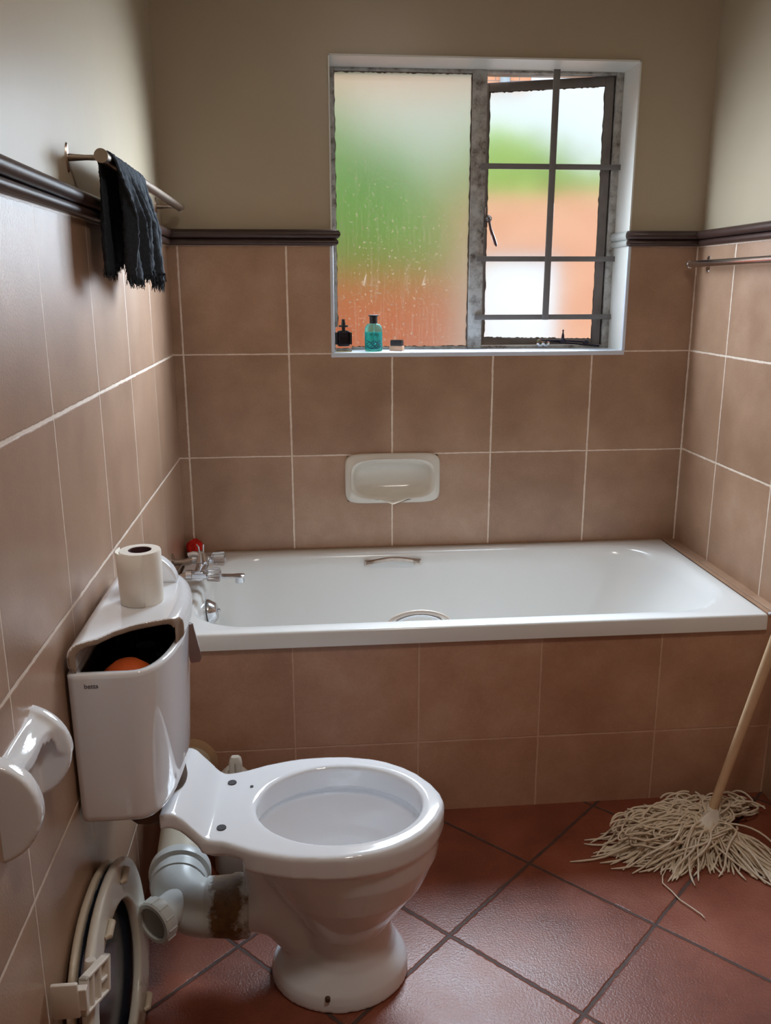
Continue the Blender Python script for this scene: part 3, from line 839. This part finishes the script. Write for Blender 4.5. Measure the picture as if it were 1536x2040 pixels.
# ------------------------------------------------------------------ toilet: cistern
T = thing('toilet', 'white close-coupled ceramic toilet without seat, cistern against the left wall', 'toilet', (.30, -1.27, 0))
AT = adopt(T)
CY, HW = -1.265, .200
def d_out(z, s=0., n=26):
    """plan outline of the cistern at height z, inset by s"""
    t = (z-.503)/(.79-.503); hw = (.196+.006*t)-s; x0 = .004+s; xs = .098+.006*t; bul = .064+.010*t-s
    pts = [(x0, -hw+.012), (x0+.004, -hw+.003), (x0+.014, -hw)]
    pts += [(xs*.5, -hw)]
    for k in range(n+1):
        a = -PI/2+PI*k/n
        pts.append((xs+bul*(max(0, math.cos(a))**.80), hw*math.copysign(abs(math.sin(a))**.92, math.sin(a))))
    pts += [(xs*.5, hw), (x0+.014, hw), (x0+.004, hw-.003), (x0, hw-.012)]
    return [(x, CY+y, z) for x, y in pts]
def scl(pts, k, z, c=(.085, CY)): return [(c[0]+(x-c[0])*k, c[1]+(y-c[1])*k, z) for x, y, _ in pts]
zs = [.503, .506, .512, .53, .60, .70, .78, .788, .790]
R = [scl(d_out(.503), .93, .503), scl(d_out(.503), .975, .505), scl(d_out(.503), .995, .511)]+[d_out(z) for z in (.52, .60, .70, .78, .787)]
R += [d_out(.79, .003), d_out(.79, .011), d_out(.787, .013), d_out(.72, .014), d_out(.60, .015), d_out(.525, .016)]
AT(loft('cistern', R, M_ceramic, None, True, True, True, 60))
M_inner = simple('black_inner_shell', (.006, .006, .010, 1), .5)  # near-black sheet just inside the cistern walls
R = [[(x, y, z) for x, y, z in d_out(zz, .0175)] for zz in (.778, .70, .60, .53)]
AT(loft('cistern_inner_shell', R, M_inner, None, False, True, True, 60))
AT(lathe('float', [(0, .05), (.022, .046), (.040, .032), (.047, .012), (.048, -.05), (0, -.05)], (.085, -1.372, .722), (0, 0, 1), simple('orange_float', lin(214, 96, 44), .45), None, 32))
AT(lathe('flush_valve', [(0, .05), (.018, .05), (.020, .02), (.036, .018), (.036, .0), (.030, -.01), (.030, -.15), (0, -.15)], (.095, -1.25, .700), (0, 0, 1), M_black, None, 24))
AT(tube('fill_valve', [(.05, -1.16, .55), (.05, -1.16, .75)], .014, M_black, None, 14))
LET = text_mesh('maker_lettering', 'betta', .0115, Vector((.045, -1.4668, .765)), RX, simple('grey_print', lin(84, 78, 84), .5), T)

# broken cistern lid: signed distance field
h = .0026
X, Y, Z = grid((-.02, .215, -1.50, -1.02, .775, .865), h)
poly = [(.008, -1.462), (.018, -1.472), (.115, -1.472)]
for k in range(1, 24):
    a = -PI/2+PI*k/24
    poly.append((.105+.080*max(0, math.cos(a))**.80, -1.27+.202*math.copysign(abs(math.sin(a))**.92, math.sin(a))))
poly += [(.115, -1.068), (.030, -1.068), (.008, -1.085)]
d2 = sd_poly(X[:, :, 0], Y[:, :, 0], poly)[:, :, None]+0*Z
outer = extrude(d2, Z, .789, .842, .016); outer = np.maximum(outer, .789-Z)
outer = np.maximum(outer, extrude(d2, Z, .74, .842, .022))
inner = extrude(d2+.012, Z, .70, .830, .012)
brk = [(-.05, -1.60), (-.05, -1.480), (.010, -1.470), (.030, -1.460), (.056, -1.440), (.077, -1.410), (.101, -1.386), (.138, -1.366), (.170, -1.356), (.178, -1.335), (.25, -1.318), (.25, -1.6)]
db = sd_poly(X[:, :, 0], Y[:, :, 0], brk)[:, :, None]+.0005*np.sin(150*X)+0*Z
F = np.maximum(np.maximum(outer, -inner), .002-db)
tl = thing('cistern_lid', 'broken white ceramic cistern lid with a jagged brown edge on the toilet cistern', 'cistern lid', (.09, -1.27, .79))
def lid_material():
    t = NT('broken_lid_ceramic'); p, c = t.pos()
    t.base(lin(232, 234, 238), .07, coat=.5); return t.m
lidobj = nets_obj('glazed_lid', F, (-.02, -1.50, .775), h, M_ceramic); keep(lidobj, tl)
# raw fired clay where the lid has snapped
M_raw = simple('raw_clay_edge', lin(150, 128, 112), .8, var=.3, scale=60, bump=.6)
lidobj.data.materials.append(M_raw)
for pg in lidobj.data.polygons:
    c_ = pg.center
    if (c_.y < -1.318 and abs(float(sd_poly(np.array([c_.x]), np.array([c_.y]), brk)[0])) < .0040 and pg.normal.y < -.15 and pg.normal.z < .75):
        pg.material_index = 1
# ceramic fragment behind the paper roll
h2 = .003
X, Y, Z = grid((.07, .175, -1.20, -1.09, .835, .925), h2)
f1 = np.sqrt(((X-.075)/.074)**2+((Z-.838)/.066)**2)-1
F = np.maximum(np.maximum(f1*.05, np.abs(Y+1.145)-.016), .841-Z)
F = smax(F, .078-X, .004)
fg = nets_obj('lid_fragment', F, (.07, -1.20, .835), h2, M_ceramic)
tag(fg, 'rounded white ceramic fragment behind the toilet roll on the cistern lid', 'ceramic fragment')

# flush lever
fl = AT(lathe('flush_lever_boss', [(0, 0), (.012, 0), (.012, .008), (.008, .012), (0, .012)], (.170, -1.215, .765), (1, 0, 0), M_chrome, None, 20))
bm = bmesh.new(); rows = []
for z, x0_, x1_ in ((.778, .172, .184), (.765, .172, .186), (.750, .172, .189), (.720, .173, .195), (.705, .174, .196), (.698, .177, .193)):
    rows.append([bm.verts.new((x, y, z)) for x, y in ((x0_, -1.230), (x1_, -1.226), (x1_, -1.221), (x0_, -1.225))])
for i in range(len(rows)-1):
    for k in range(4): bm.faces.new((rows[i][k], rows[i][(k+1) % 4], rows[i+1][(k+1) % 4], rows[i+1][k]))
bm.faces.new(rows[0][::-1]); bm.faces.new(rows[-1])
AT(bm_obj('flush_lever', bm, simple('lever_chrome', (.55, .50, .52, 1), .2, .9), None, True, 30))

# ------------------------------------------------------------------ toilet: pan
h = .004
B = (.045, .70, -.20, .20, -.012, .49)
X, Y, Z = grid(B, h)
prof = [(.200, .118), (.217, .118), (.24, .124), (.26, .133), (.30, .153), (.34, .167), (.376, .176), (.43, .181), (.476, .180), (.533, .168), (.564, .155), (.600, .131), (.627, .105), (.655, .064), (.670, .028)]
poly = [(x, -w) for x, w in prof]+[(.6745, 0)]+[(x, w) for x, w in prof[::-1]]
d2 = sd_poly(X[:, :, 0], Y[:, :, 0], poly)[:, :, None]+0*Z
deck = extrude(d2, Z, .350, .400, .007)
deck = np.maximum(deck, np.where(X < .285, .372+(X-.285)*.0-Z, -1))
# rising shelf that carries the cistern
def ss(t): t = np.clip(t, 0, 1); return t*t*(3-2*t)
zt = .396+.066*ss((.228-X)/.085)
wd = .119+.006*ss((.18-X)/.06)-.02*ss((.10-X)/.06)
shelf = np.maximum(np.abs(Y)-wd, np.maximum(np.abs(Z-(zt-.016))-.016, np.maximum(.128-X, X-.255)))
shelf = shelf*.85
# bowl and pedestal
zk = [0, .02, .035, .05, .075, .10, .143, .19, .24, .30, .35, .38]
xr = np.interp(Z, zk, [.604, .603, .601, .594, .578, .569, .565, .598, .638, .664, .671, .672])
xl = np.interp(Z, zk, [.312, .313, .318, .335, .365, .385, .382, .355, .322, .290, .272, .27])
hb = np.interp(Z, zk, [.129, .128, .125, .118, .107, .101, .103, .124, .145, .161, .169, .171])
xc = (xr+xl)/2; a_ = (xr-xl)/2
body = (np.sqrt(((X-xc)/a_)**2+(np.abs(Y)/hb)**2)-1)*np.minimum(a_, hb)*.9
body = np.maximum(body, np.maximum(-Z, Z-.385))
trap = smin(capsule(X, Y, Z, (.302, 0, .315), (.318, 0, .17), .046, .050), capsule(X, Y, Z, (.318, 0, .17), (.415, 0, .065), .054, .060), .02)
spig = np.maximum(np.sqrt(Y**2+(Z-.160)**2)-.052, np.maximum(.248-X, X-.33))
F = smin(deck, shelf, .006)
F = smin(F, body, .012)
tr2 = smin(trap, spig, .015)
F = smin(F, tr2, .014)
F = np.maximum(F, -Z)
# bowl hollow
xc0, a0, b0 = .4625, .168, .135
well1 = (np.sqrt(((X-xc0)/a0)**2+(Y/b0)**2)-1)*b0; well1 = np.maximum(well1, .338-Z)
zz = [.185, .20, .23, .27, .305, .330, .345]
xa = np.interp(Z, zz, [.045, .070, .103, .134, .158, .175, .172]); xb = np.interp(Z, zz, [.040, .060, .086, .112, .132, .145, .142])
xcc = np.interp(Z, zz, [.47, .47, .472, .472, .466, .4635, .4625])
well2 = (np.sqrt(((X-xcc)/xa)**2+(Y/xb)**2)-1)*xb*.8; well2 = np.maximum(well2, np.maximum(.188-Z, Z-.3445))
F = smax(F, -well1, .010); F = np.maximum(F, -well2)
F = np.maximum(F, .0-Z)
F[0], F[-1] = 1, 1
a3 = math.radians(-3)
MP = Matrix.Translation((.235, -1.262, 0)) @ Matrix.Rotation(a3, 4, 'Z') @ Matrix.Translation((-.235, 0, 0))
pan = nets_obj('pan', F, (B[0], B[2], B[4]), h, M_ceramic, None, MP); AT(pan)
def loc2w(x, y, z): return MP @ Vector((x, y, z))
M_water = NT('bowl_water'); M_water.base((.80, .84, .86, 1), .02); M_water.b.inputs['Transmission Weight'].default_value = .6; M_water.b.inputs['IOR'].default_value = 1.33
wa = loc2w(.470, 0, 0)
bmw = bmesh.new(); add_lathe(bmw, [(0, .204), (.0745, .204), (.0745, .2035), (0, .2035)], (wa.x, wa.y, 0), (0, 0, 1), 40, .86)
AT(bm_obj('bowl_water', bmw, M_water.m))
M_dk = simple('dark_hole', lin(60, 58, 62), .6, var=.5, scale=300)
for yy in (-.079, .079):
    AT(lathe('hinge_hole_disc', [(0, .0022), (.009, .0022), (.0095, .001), (.0095, -.004)], loc2w(.235, yy, .4000), (0, 0, 1), M_dk, None, 20))  # dark disc, the shade of the open hinge hole put into its colour
AT(lathe('hinge_hole_disc', [(0, .0018), (.0035, .0018), (.0035, -.003)], loc2w(.278, .063, .4000), (0, 0, 1), M_dk, None, 12))
AT(lathe('screw_hole_disc', [(0, .001), (.005, .001), (.0055, -.006)], loc2w(.435, -.1285, .036), (0, -1, 0), simple('screw_hole_brown', lin(80, 56, 40), .6), None, 16))  # small dark brown disc at the screw hole in the foot
# washer and nut between cistern and pan
AT(lathe('cistern_washer', [(0, .462), (.060, .462), (.062, .470), (.058, .506), (0, .506)], (.098, -1.262, 0), (0, 0, 1), simple('brown_rubber', lin(92, 74, 62), .7), None, 32))
AT(lathe('flush_pipe_nut', [(0, .415), (.040, .415), (.044, .42), (.044, .468), (0, .468)], (.092, -1.30, 0), (0, 0, 1), simple('brown_plastic', lin(104, 82, 66), .6), None, 12))

# ------------------------------------------------------------------ waste pipe
M_pvc = simple('grey_white_pvc', lin(206, 210, 208), .32, var=.08, scale=14, bump=.1)
M_pvc2 = simple('cream_pvc', lin(196, 186, 166), .4, var=.06, scale=14)
def stain_mat():
    t = NT('stained_pvc'); p, c = t.pos()
    n = t.noise(p, 26, 5, .7); n2 = t.noise(p, 70, 4, .7)
    edge = t.rng(c[0], .178, .215, .0, .62); edge.node.clamp = True
    f = t.math('ADD', edge, t.math('MULTIPLY', t.math('SUBTRACT', n, .5), 1.1))
    f = t.math('SUBTRACT', f, t.rng(c[0], .232, .262, 0, .35))
    msk = t.rng(f, .22, .38, 0, 1); msk.node.clamp = True
    top = t.rng(c[2], .20, .235, 0, .75); top.node.clamp = True
    br = t.mix(n2, lin(70, 48, 28), lin(150, 112, 66))
    br = t.mix(top, br, lin(120, 116, 112))
    t.base(t.mix(msk, lin(204, 208, 206), br), .55); t.l.new(t.bump(t.math('MULTIPLY', n2, msk), .9, .003), t.b.inputs['Normal']); return t.m
M_stain = stain_mat()
wp = thing('waste_pipe', 'white plastic waste elbow pipe behind the toilet with a brown stained joint', 'waste pipe', (.12, -1.28, 0))
Aq = adopt(wp)
e0 = loc2w(.272, 0, .160); e1 = loc2w(.19, 0, .160)
Aq(lathe('stained_collar', [(.050, -.002), (.061, -.001), (.064, .006), (.063, .016), (.0655, .022), (.0650, .034), (.062, .040), (.0600, .075), (.060, .088), (.058, .088)], (e0.x, e0.y, .160), (-1, .05, 0), M_stain, None, 40))
# elbow: from -x direction turning to +y
pts = []; cxe, cye = .178, -1.200; 
r_e = .062
pts.append((.200, -1.262, .160)); pts.append((.178, -1.262, .160))
for k in range(1, 11):
    a = -PI/2-(PI/2)*k/10
    pts.append((.178+r_e*math.cos(a), -1.200+r_e*math.sin(a), .160+.018*k/10))
pts.append((.116, -1.165, .180))
Aq(tube('elbow', pts, [.0575]*(len(pts)), M_pvc, None, 36))
Aq(lathe('socket_ring', [(.055, -.004), (.0605, -.004), (.0605, .016), (.0580, .018), (.0580, .024), (.0660, .028), (.0672, .036), (.0660, .048), (.054, .050)], (.117, -1.205, .176), (-.04, 1, .05), M_pvc, None, 40))
Aq(tube('long_pipe', [(.115, -1.170, .180), (.100, -.95, .182), (.085, -.715, .184)], .0535, M_pvc2, None, 32))
Aq(lathe('wall_collar', [(.05, 0), (.072, 0), (.072, .004), (.066, .008), (.054, .010)], (.085, -.722, .184), (0, -1, 0), simple('beige_filler', lin(176, 142, 108), .8, var=.15), None, 36))
# access cap on a side stub
cdir = Vector((-.60, -.78, -.02)).normalized(); c0 = Vector((.129, -1.269, .184))
Aq(tube('access_stub', [c0-cdir*.03, c0+cdir*.060], .034, M_pvc, None, 28))
bm = bmesh.new(); add_lathe(bm, [(.030, .046), (.043, .048), (.0450, .054), (.0450, .072), (.042, .076), (.034, .076), (.034, .068), (0, .068)], c0, cdir, 36)
a_v, b_v = frame_from(cdir)
for k in range(12):
    t = 2*PI*k/12; q = c0+cdir*.063+(a_v*math.cos(t)+b_v*math.sin(t))*.0453
    add_tube(bm, [q-cdir*.010, q+cdir*.010], .0016, 6)
cp = Aq(bm_obj('access_cap', bm, M_pvc)); cp['label'] = 'ribbed screw cap'
o = lathe('cap_face', [(0, .0685), (.0335, .0685), (.0335, .0695), (0, .0695)], c0, cdir, simple('grey_cap_face', lin(150, 150, 145), .6), None, 30); o.parent = cp

# white plastic object standing behind the pan
wc = thing('toilet_brush_holder', 'white plastic brush holder standing on the floor behind the toilet pan', 'brush holder', (.205, -.90, 0))
Aw2 = adopt(wc)
M_wpl = simple('white_plastic', lin(206, 200, 188), .4, var=.03)
def rr4(cx, cy, hx_, hy_, z, e=4, n=28):
    out = []
    for k in range(n):
        a = 2*PI*k/n; c, s_ = math.cos(a), math.sin(a)
        out.append((cx+hx_*math.copysign(abs(c)**(2/e), c), cy+hy_*math.copysign(abs(s_)**(2/e), s_), z))
    return out
Aw2(loft('body', [rr4(.215, -.90, a, b, z) for z, a, b in ((0, .054, .05), (.004, .056, .052), (.18, .055, .050), (.205, .054, .046), (.232, .048, .034), (.255, .030, .022), (.270, .016, .014))], M_wpl, None, True, True))
Aw2(loft('handle', [rr4(.221, -.915, a, b, z) for z, a, b in ((.20, .016, .012), (.24, .016, .012), (.290, .016, .012), (.302, .014, .011), (.308, .009, .007))], M_wpl, None, True, True))
Aw2(box('handle_rib', .2200, .2225, -.929, -.925, .20, .296, simple('grey_rib_plastic', lin(160, 156, 148), .5), None, .0005))  # thin rib in a greyer plastic than the handle

# ------------------------------------------------------------------ toilet paper roll
M_paper = simple('tissue_paper', lin(240, 234, 224), .95, var=.02, scale=40, bump=.25, bscale=260)
tr = thing('toilet_paper_roll', 'white toilet paper roll standing upright on the broken cistern lid', 'toilet paper roll', (.100, -1.262, .8415))
Ar = adopt(tr)
px_, py_, pz = .1005, -1.262, .8420
Ar(lathe('paper', [(.0215, 0), (.036, 0), (.0375, .003), (.0380, .050), (.0382, .099), (.0370, .1015), (.0215, .1015), (.0215, 0)], (px_, py_, pz), (0, 0, 1), M_paper, None, 48))
Ar(lathe('cardboard_core', [(.0213, .001), (.0213, .1005), (.0200, .1005), (.0200, .001), (.0213, .001)], (px_, py_, pz), (0, 0, 1), simple('brown_core', lin(74, 44, 50), .8), None, 36))
bm = bmesh.new(); rows = []
for i in range(15):
    t = i/14
    if t < .55:
        a = math.radians(-75-85*t/.55); rr_ = .0386+.003*(t/.55)**2; x = px_+rr_*math.cos(a); y = py_+rr_*math.sin(a)
    else:
        s_ = (t-.55)/.45; a = math.radians(-160); x = px_+.0416*math.cos(a)-.006*s_+.010*s_*s_; y = py_+.0416*math.sin(a)+.036*s_
    flare = .0012*max(0, (t-.3))
    rows.append([bm.verts.new((x+(px_-x)*0-.006*t*(zz_), y, pz+.001+.1*zz_)) for zz_ in (0, .33, .66, 1)])
for i in range(14):
    for k in range(3): bm.faces.new((rows[i][k], rows[i+1][k], rows[i+1][k+1], rows[i][k+1]))
ls = Ar(bm_obj('loose_sheet', bm, M_paper)); s_ = ls.modifiers.new('t', 'SOLIDIFY'); s_.thickness = .0005

# ------------------------------------------------------------------ toilet seat leaning on the wall
se = thing('detached_toilet_seat', 'detached pale plastic toilet seat and cover lying on its side against the left wall', 'toilet seat', (.09, -1.42, 0))
As2 = adopt(se)
M_seat = simple('aged_seat_plastic', lin(200, 186, 166), .3, var=.08, scale=10)
def seat_stain():
    t = NT('stained_seat_plastic'); p, c = t.pos()
    n = t.noise(p, 16, 4, .65)
    k = t.rng(c[2], .17, .02, -.15, .28)
    msk = t.rng(t.math('ADD', n, k), .58, .80, 0, .85); msk.node.clamp = True
    t.base(t.mix(msk, lin(210, 204, 192), lin(112, 74, 36)), .3); return t.m
M_seats = seat_stain()
# local frame: U from the tip (0) to the hinge (.44), V across (0..0.385), Wn thickness away from the wall
Ux = Vector((0, -1, 0)); lean = math.radians(4)
Vz = Vector((-math.sin(lean), 0, math.cos(lean))); Wn = Vector((math.cos(lean), 0, math.sin(lean)))
MS = Matrix((Ux, Vz, Wn)).transposed().to_4x4(); MS.translation = Vector((.061, -1.258, .000))
def egg(L, Wd, n=40):
    pts = []
    for k in range(n):
        a = 2*PI*k/n; c, s_ = math.cos(a), math.sin(a)
        u = L*.5-L*.5*math.copysign(abs(c)**(.92), c)
        wdt = Wd/2*math.copysign(abs(s_)**.85, s_)*(1+.05*(u/L-.5))
        pts.append((u, .1925+wdt))
    return pts
h3 = .0035
def slab(Wd, L, w0, w1, hole, rnd, off=0.):
    X, Y, Z = grid((-.02, .47, -.02, .41, w0-.012, w1+.012), h3)
    d2 = sd_poly(X[:, :, 0], Y[:, :, 0], egg(L, Wd))[:, :, None]+0*Z
    F = extrude(d2, Z, w0, w1, rnd)
    if hole:
        hd = sd_poly(X[:, :, 0], Y[:, :, 0], [(.080+(u/.43)*.300, .1925+(v-.1925)*.66) for u, v in egg(.43, .385)])[:, :, None]+0*Z
        F = smax(F, -hd, .006)
    return F, (-.02, -.02, w0-.012)
F, og = slab(.38, .43, -.031, -.018, False, .006); As2(nets_obj('cover', F, og, h3, M_seat, None, MS))
F, og = slab(.36, .415, -.0185, -.0160, False, .001); dk = As2(nets_obj('cover_lining', F, og, h3, simple('dark_blue_lining', lin(38, 46, 62), .16, var=.2), None, MS))
F, og = slab(.385, .425, -.008, .010, True, .008); As2(nets_obj('seat_ring', F, og, h3, M_seats, None, MS))
for u, v, ln in ((.11, .345, .030), (.245, .338, .030), (.10, .045, .02), (.30, .04, .03)):
    a = MS @ Vector((u, v, .010)); b = MS @ Vector((u+.036, v-.006, .010)); 
    As2(tube('bumper', [a, a+(b-a)*.1+Wn*.006, b-(b-a)*.1+Wn*.006, b], [.004, .0065, .0065, .004], M_seat, None, 10))
# hinge hardware at the upper near end
def lbox(name, u0, u1, v0, v1, w0, w1, mat, bev=.002, extra=None):
    M_ = MS if extra is None else MS @ extra
    return As2(box(name, u0, u1, v0, v1, w0, w1, mat, None, bev, 2, M_))
e1 = Vector((.020, .075, -.020)).normalized(); e3 = Vector((.0, .22, 1)); e3 = (e3-e1*e3.dot(e1)).normalized(); e2 = e3.cross(e1)
HB = Matrix((e1, e2, e3)).transposed().to_4x4(); HB.translation = Vector((.057, -1.650, .340))
M_hinge = simple('white_hinge_plastic', lin(214, 204, 192), .4, var=.04)
hb = bmesh.new()
for b in ((-.040, .040, -.007, .007, -.030, -.024), (-.040, .040, -.007, .007, .024, .030), (-.040, -.030, -.007, .007, -.030, .030), (.031, .040, -.007, .007, -.030, .030),
          (-.018, -.011, -.006, .006, -.026, .026), (.004, .011, -.006, .006, -.026, .026), (-.035, .035, .003, .007, -.026, .026), (.011, .033, -.006, .006, -.006, .001)):
    add_box(hb, *b, .0015, 1)
bmesh.ops.transform(hb, matrix=HB, verts=hb.verts)
As2(bm_obj('hinge_bracket', hb, M_hinge))
As2(box('hinge_tab', .006, .047, -1.706, -1.698, .326, .388, M_hinge, None, .003, 2, Matrix.Translation((0, 0, .003))))
As2(box('hinge_neck', .040, .058, -1.703, -1.690, .340, .378, M_hinge, None, .001, 1))
As2(lathe('hinge_knob', [(0, 0), (.010, 0), (.010, .010), (.008, .014), (0, .015)], (.046, -1.628, .352), Vector((0, .2, 1)), M_hinge, None, 16))

# ------------------------------------------------------------------ ceramic paper holder
def paper_holder():
    hh = .003
    X, Y, Z = grid((-.006, .075, -1.82, -1.555, .645, .86), hh)
    zc = .742
    r = np.sqrt((X+.022)**2+((Z-zc)*.98)**2)
    cheekF = np.maximum(r-.073, np.abs(Y+1.606)-.008)
    cheekN = np.maximum(np.sqrt((X+.020)**2+((Z-zc-.002)*.96)**2)-.073, np.abs(Y+1.762)-.013)
    cheeks = np.minimum(cheekF, cheekN)
    waist = .012*(1-((Y+1.684)/.075)**2)
    roof = np.maximum(np.abs(r-.066+np.clip(waist, 0, 1))-.006, np.maximum(np.abs(Y+1.684)-.080, np.maximum(zc+.004-Z, X-(.022+.024*((Y+1.684)/.078)**4))))
    plate = extrude(np.maximum(np.abs(Y+1.684)-.082, np.abs(Z-zc)-.066), X, -.02, .005, .004)
    F = smin(smin(cheeks, roof, .012), plate, .008)
    return nets_obj('glazed_body', F, (-.006, -1.84, .645), hh, M_ceramic)
ph = thing('toilet_paper_holder', 'glossy white ceramic toilet paper holder on the left wall in front of the cistern', 'paper holder', (0, -1.69, .742))
keep(paper_holder(), ph)
o = lathe('roller_socket', [(0, .0008), (.0045, .0008), (.006, 0), (.006, -.003)], (.030, -1.6138, .735), (0, -1, 0), simple('grey_socket', lin(96, 90, 90), .6), None, 20); keep(o, ph)

# ------------------------------------------------------------------ mop
mp = thing('string_mop', 'cotton string mop with pale wooden handle leaning in the right corner', 'mop', (1.455, -.89, 0))
Aop = adopt(mp)
M_wood = simple('pale_broom_wood', lin(212, 182, 146), .6, var=.12, scale=30, bump=.2, bscale=60)
hb0 = Vector((1.456, -.890, .035)); hdir = (Vector((1.541, -.950, .550))-hb0)
top = hb0+hdir*(1.690-hb0.x)/hdir.x
Aop(tube('handle', [hb0+hdir*t for t in (0, .3, .6, 1, 1.5, 2.0)]+[top], [.0115, .0115, .012, .0125, .0125, .0125, .012], M_wood, None, 20))
M_sock = simple('white_mop_socket', lin(232, 228, 216), .55, var=.15)
bm = bmesh.new()
add_lathe(bm, [(0, -.012), (.022, -.010), (.024, .012), (.017, .026), (.0135, .040), (0, .042)], hb0+Vector((0, 0, .004)), hdir, 20)
for s_, ln in ((-1, .044), (1, .022)):
    pass
Aop(bm_obj('socket', bm, M_sock))
bm = bmesh.new(); rows = []
for i in range(9):
    t = i/8; x = 1.400+.066*t; z = .084+.014*math.sin(PI*t); hw = .014+.020*math.sin(PI*t)
    rows.append([bm.verts.new((x-(.02 if k < 3 else 0)*(1-t), -.940+(k/6-.5)*2.4*hw-.012*math.cos(PI*t), z-.030*abs(k/6-.5)*2)) for k in range(7)])
for i in range(8):
    for k in range(6): bm.faces.new((rows[i][k], rows[i+1][k], rows[i+1][k+1], rows[i][k+1]))
bd_ = Aop(bm_obj('binding_cloth', bm, M_sock)); s_ = bd_.modifiers.new('t', 'SOLIDIFY'); s_.thickness = .004

M_cot = simple('cotton_yarn', lin(226, 212, 190), .95, var=.18, scale=60, bump=.8, bscale=500)
random.seed(21)
bm = bmesh.new()
hc = Vector((1.448, -.905, .030))
def strand(end, lift, wig, r0=.0028, start=None):
    s0 = start or hc+Vector((random.uniform(-.03, .03), random.uniform(-.018, .018), random.uniform(-.005, .012)))
    end = Vector(end); d = end-s0; n = 14
    side = Vector((-d.y, d.x, 0)); 
    if side.length > 1e-6: side.normalize()
    ph = random.uniform(0, 6.28); fr = random.uniform(1.0, 2.6); bow = random.gauss(0, .25)*d.length
    pts = []
    for i in range(n+1):
        t = i/n
        p = s0+d*t
        p += side*(bow*4*t*(1-t)*.35+wig*math.sin(ph+fr*PI*t)*math.sin(PI*min(1, t*1.3))) 
        p.z = max(.004, s0.z*(1-t)**1.5+lift*math.sin(PI*min(1, t*1.15))**1.2*(1 if t < .87 else 1)+.004)
        pts.append(p)
    add_tube(bm, pts, [r0*(1 if i < n else .5) for i in range(n+1)], 5)
def lobe(n, cx_, cy_, sx_, sy_, lift, wig, spread=1):
    for i in range(n):
        e = (cx_+random.gauss(0, sx_), cy_+random.gauss(0, sy_), .004)
        e = (min(e[0], 1.672), min(e[1], -.742), .004)
        strand(e, random.uniform(.2, 1)*lift, wig*random.uniform(.3, 1.4))
lobe(120, 1.225, -.960, .055, .032, .068, .024)
lobe(90, 1.34, -1.035, .055, .020, .060, .022)
lobe(60, 1.30, -.905, .060, .035, .070, .028)
lobe(60, 1.44, -.800, .060, .020, .045, .022)
lobe(45, 1.56, -.800, .050, .020, .045, .022)
lobe(65, 1.545, -1.085, .030, .020, .028, .008)
lobe(30, 1.42, -.990, .04, .02, .04, .02)
lobe(8, 1.40, -1.040, .10, .03, .02, .02)
# looped coils lying over the heap
for i in range(190):
    c0_ = Vector((random.uniform(1.22, 1.46), random.uniform(-.98, -.88), random.uniform(.040, .068)))
    if i % 3 == 0: c0_ = Vector((random.uniform(1.38, 1.60), random.uniform(-.86, -.79), random.uniform(.02, .045)))
    ra = random.uniform(.02, .05); rb = random.uniform(.012, .03); th = random.uniform(-.5, .5); a0 = random.uniform(0, 6.28); sp_ = random.uniform(2.5, 5)
    pts = []
    for k in range(15):
        a = a0+sp_*k/14; x = ra*math.cos(a); y = rb*math.sin(a)
        pts.append(c0_+Vector((x*math.cos(th)-y*math.sin(th), x*math.sin(th)+y*math.cos(th), -.006*math.cos(a*2))))
    add_tube(bm, pts, .0027, 5)
# long stray yarn across the floor
PX = [(1.282, -1.035), (1.262, -1.060), (1.252, -1.085), (1.262, -1.115), (1.268, -1.145), (1.285, -1.175), (1.298, -1.200), (1.300, -1.212)]
add_tube(bm, [(x, y, .005) for x, y in PX], .0016, 5)
sm = Aop(bm_obj('mop_strings', bm, M_cot, None, True, None)); sm['kind'] = 'stuff'

# ------------------------------------------------------------------ added fill lamp (unseen, behind the camera)
lf = thing('added_fill_lamp', 'round white fill lamp added unseen behind the camera', 'lamp', (.85, -2.2, ZC))
lathe('fill_lamp_base', [(0, 0), (.14, 0), (.14, -.02), (0, -.02)], (0, 0, 0), (0, 0, 1), M_reveal, lf)
lm = light('fill_lamp_light', 'AREA', (0, 0, -.03), LAMP_W, (1.0, .92, .84), shape='DISK', size=.30)
lm.parent = lf
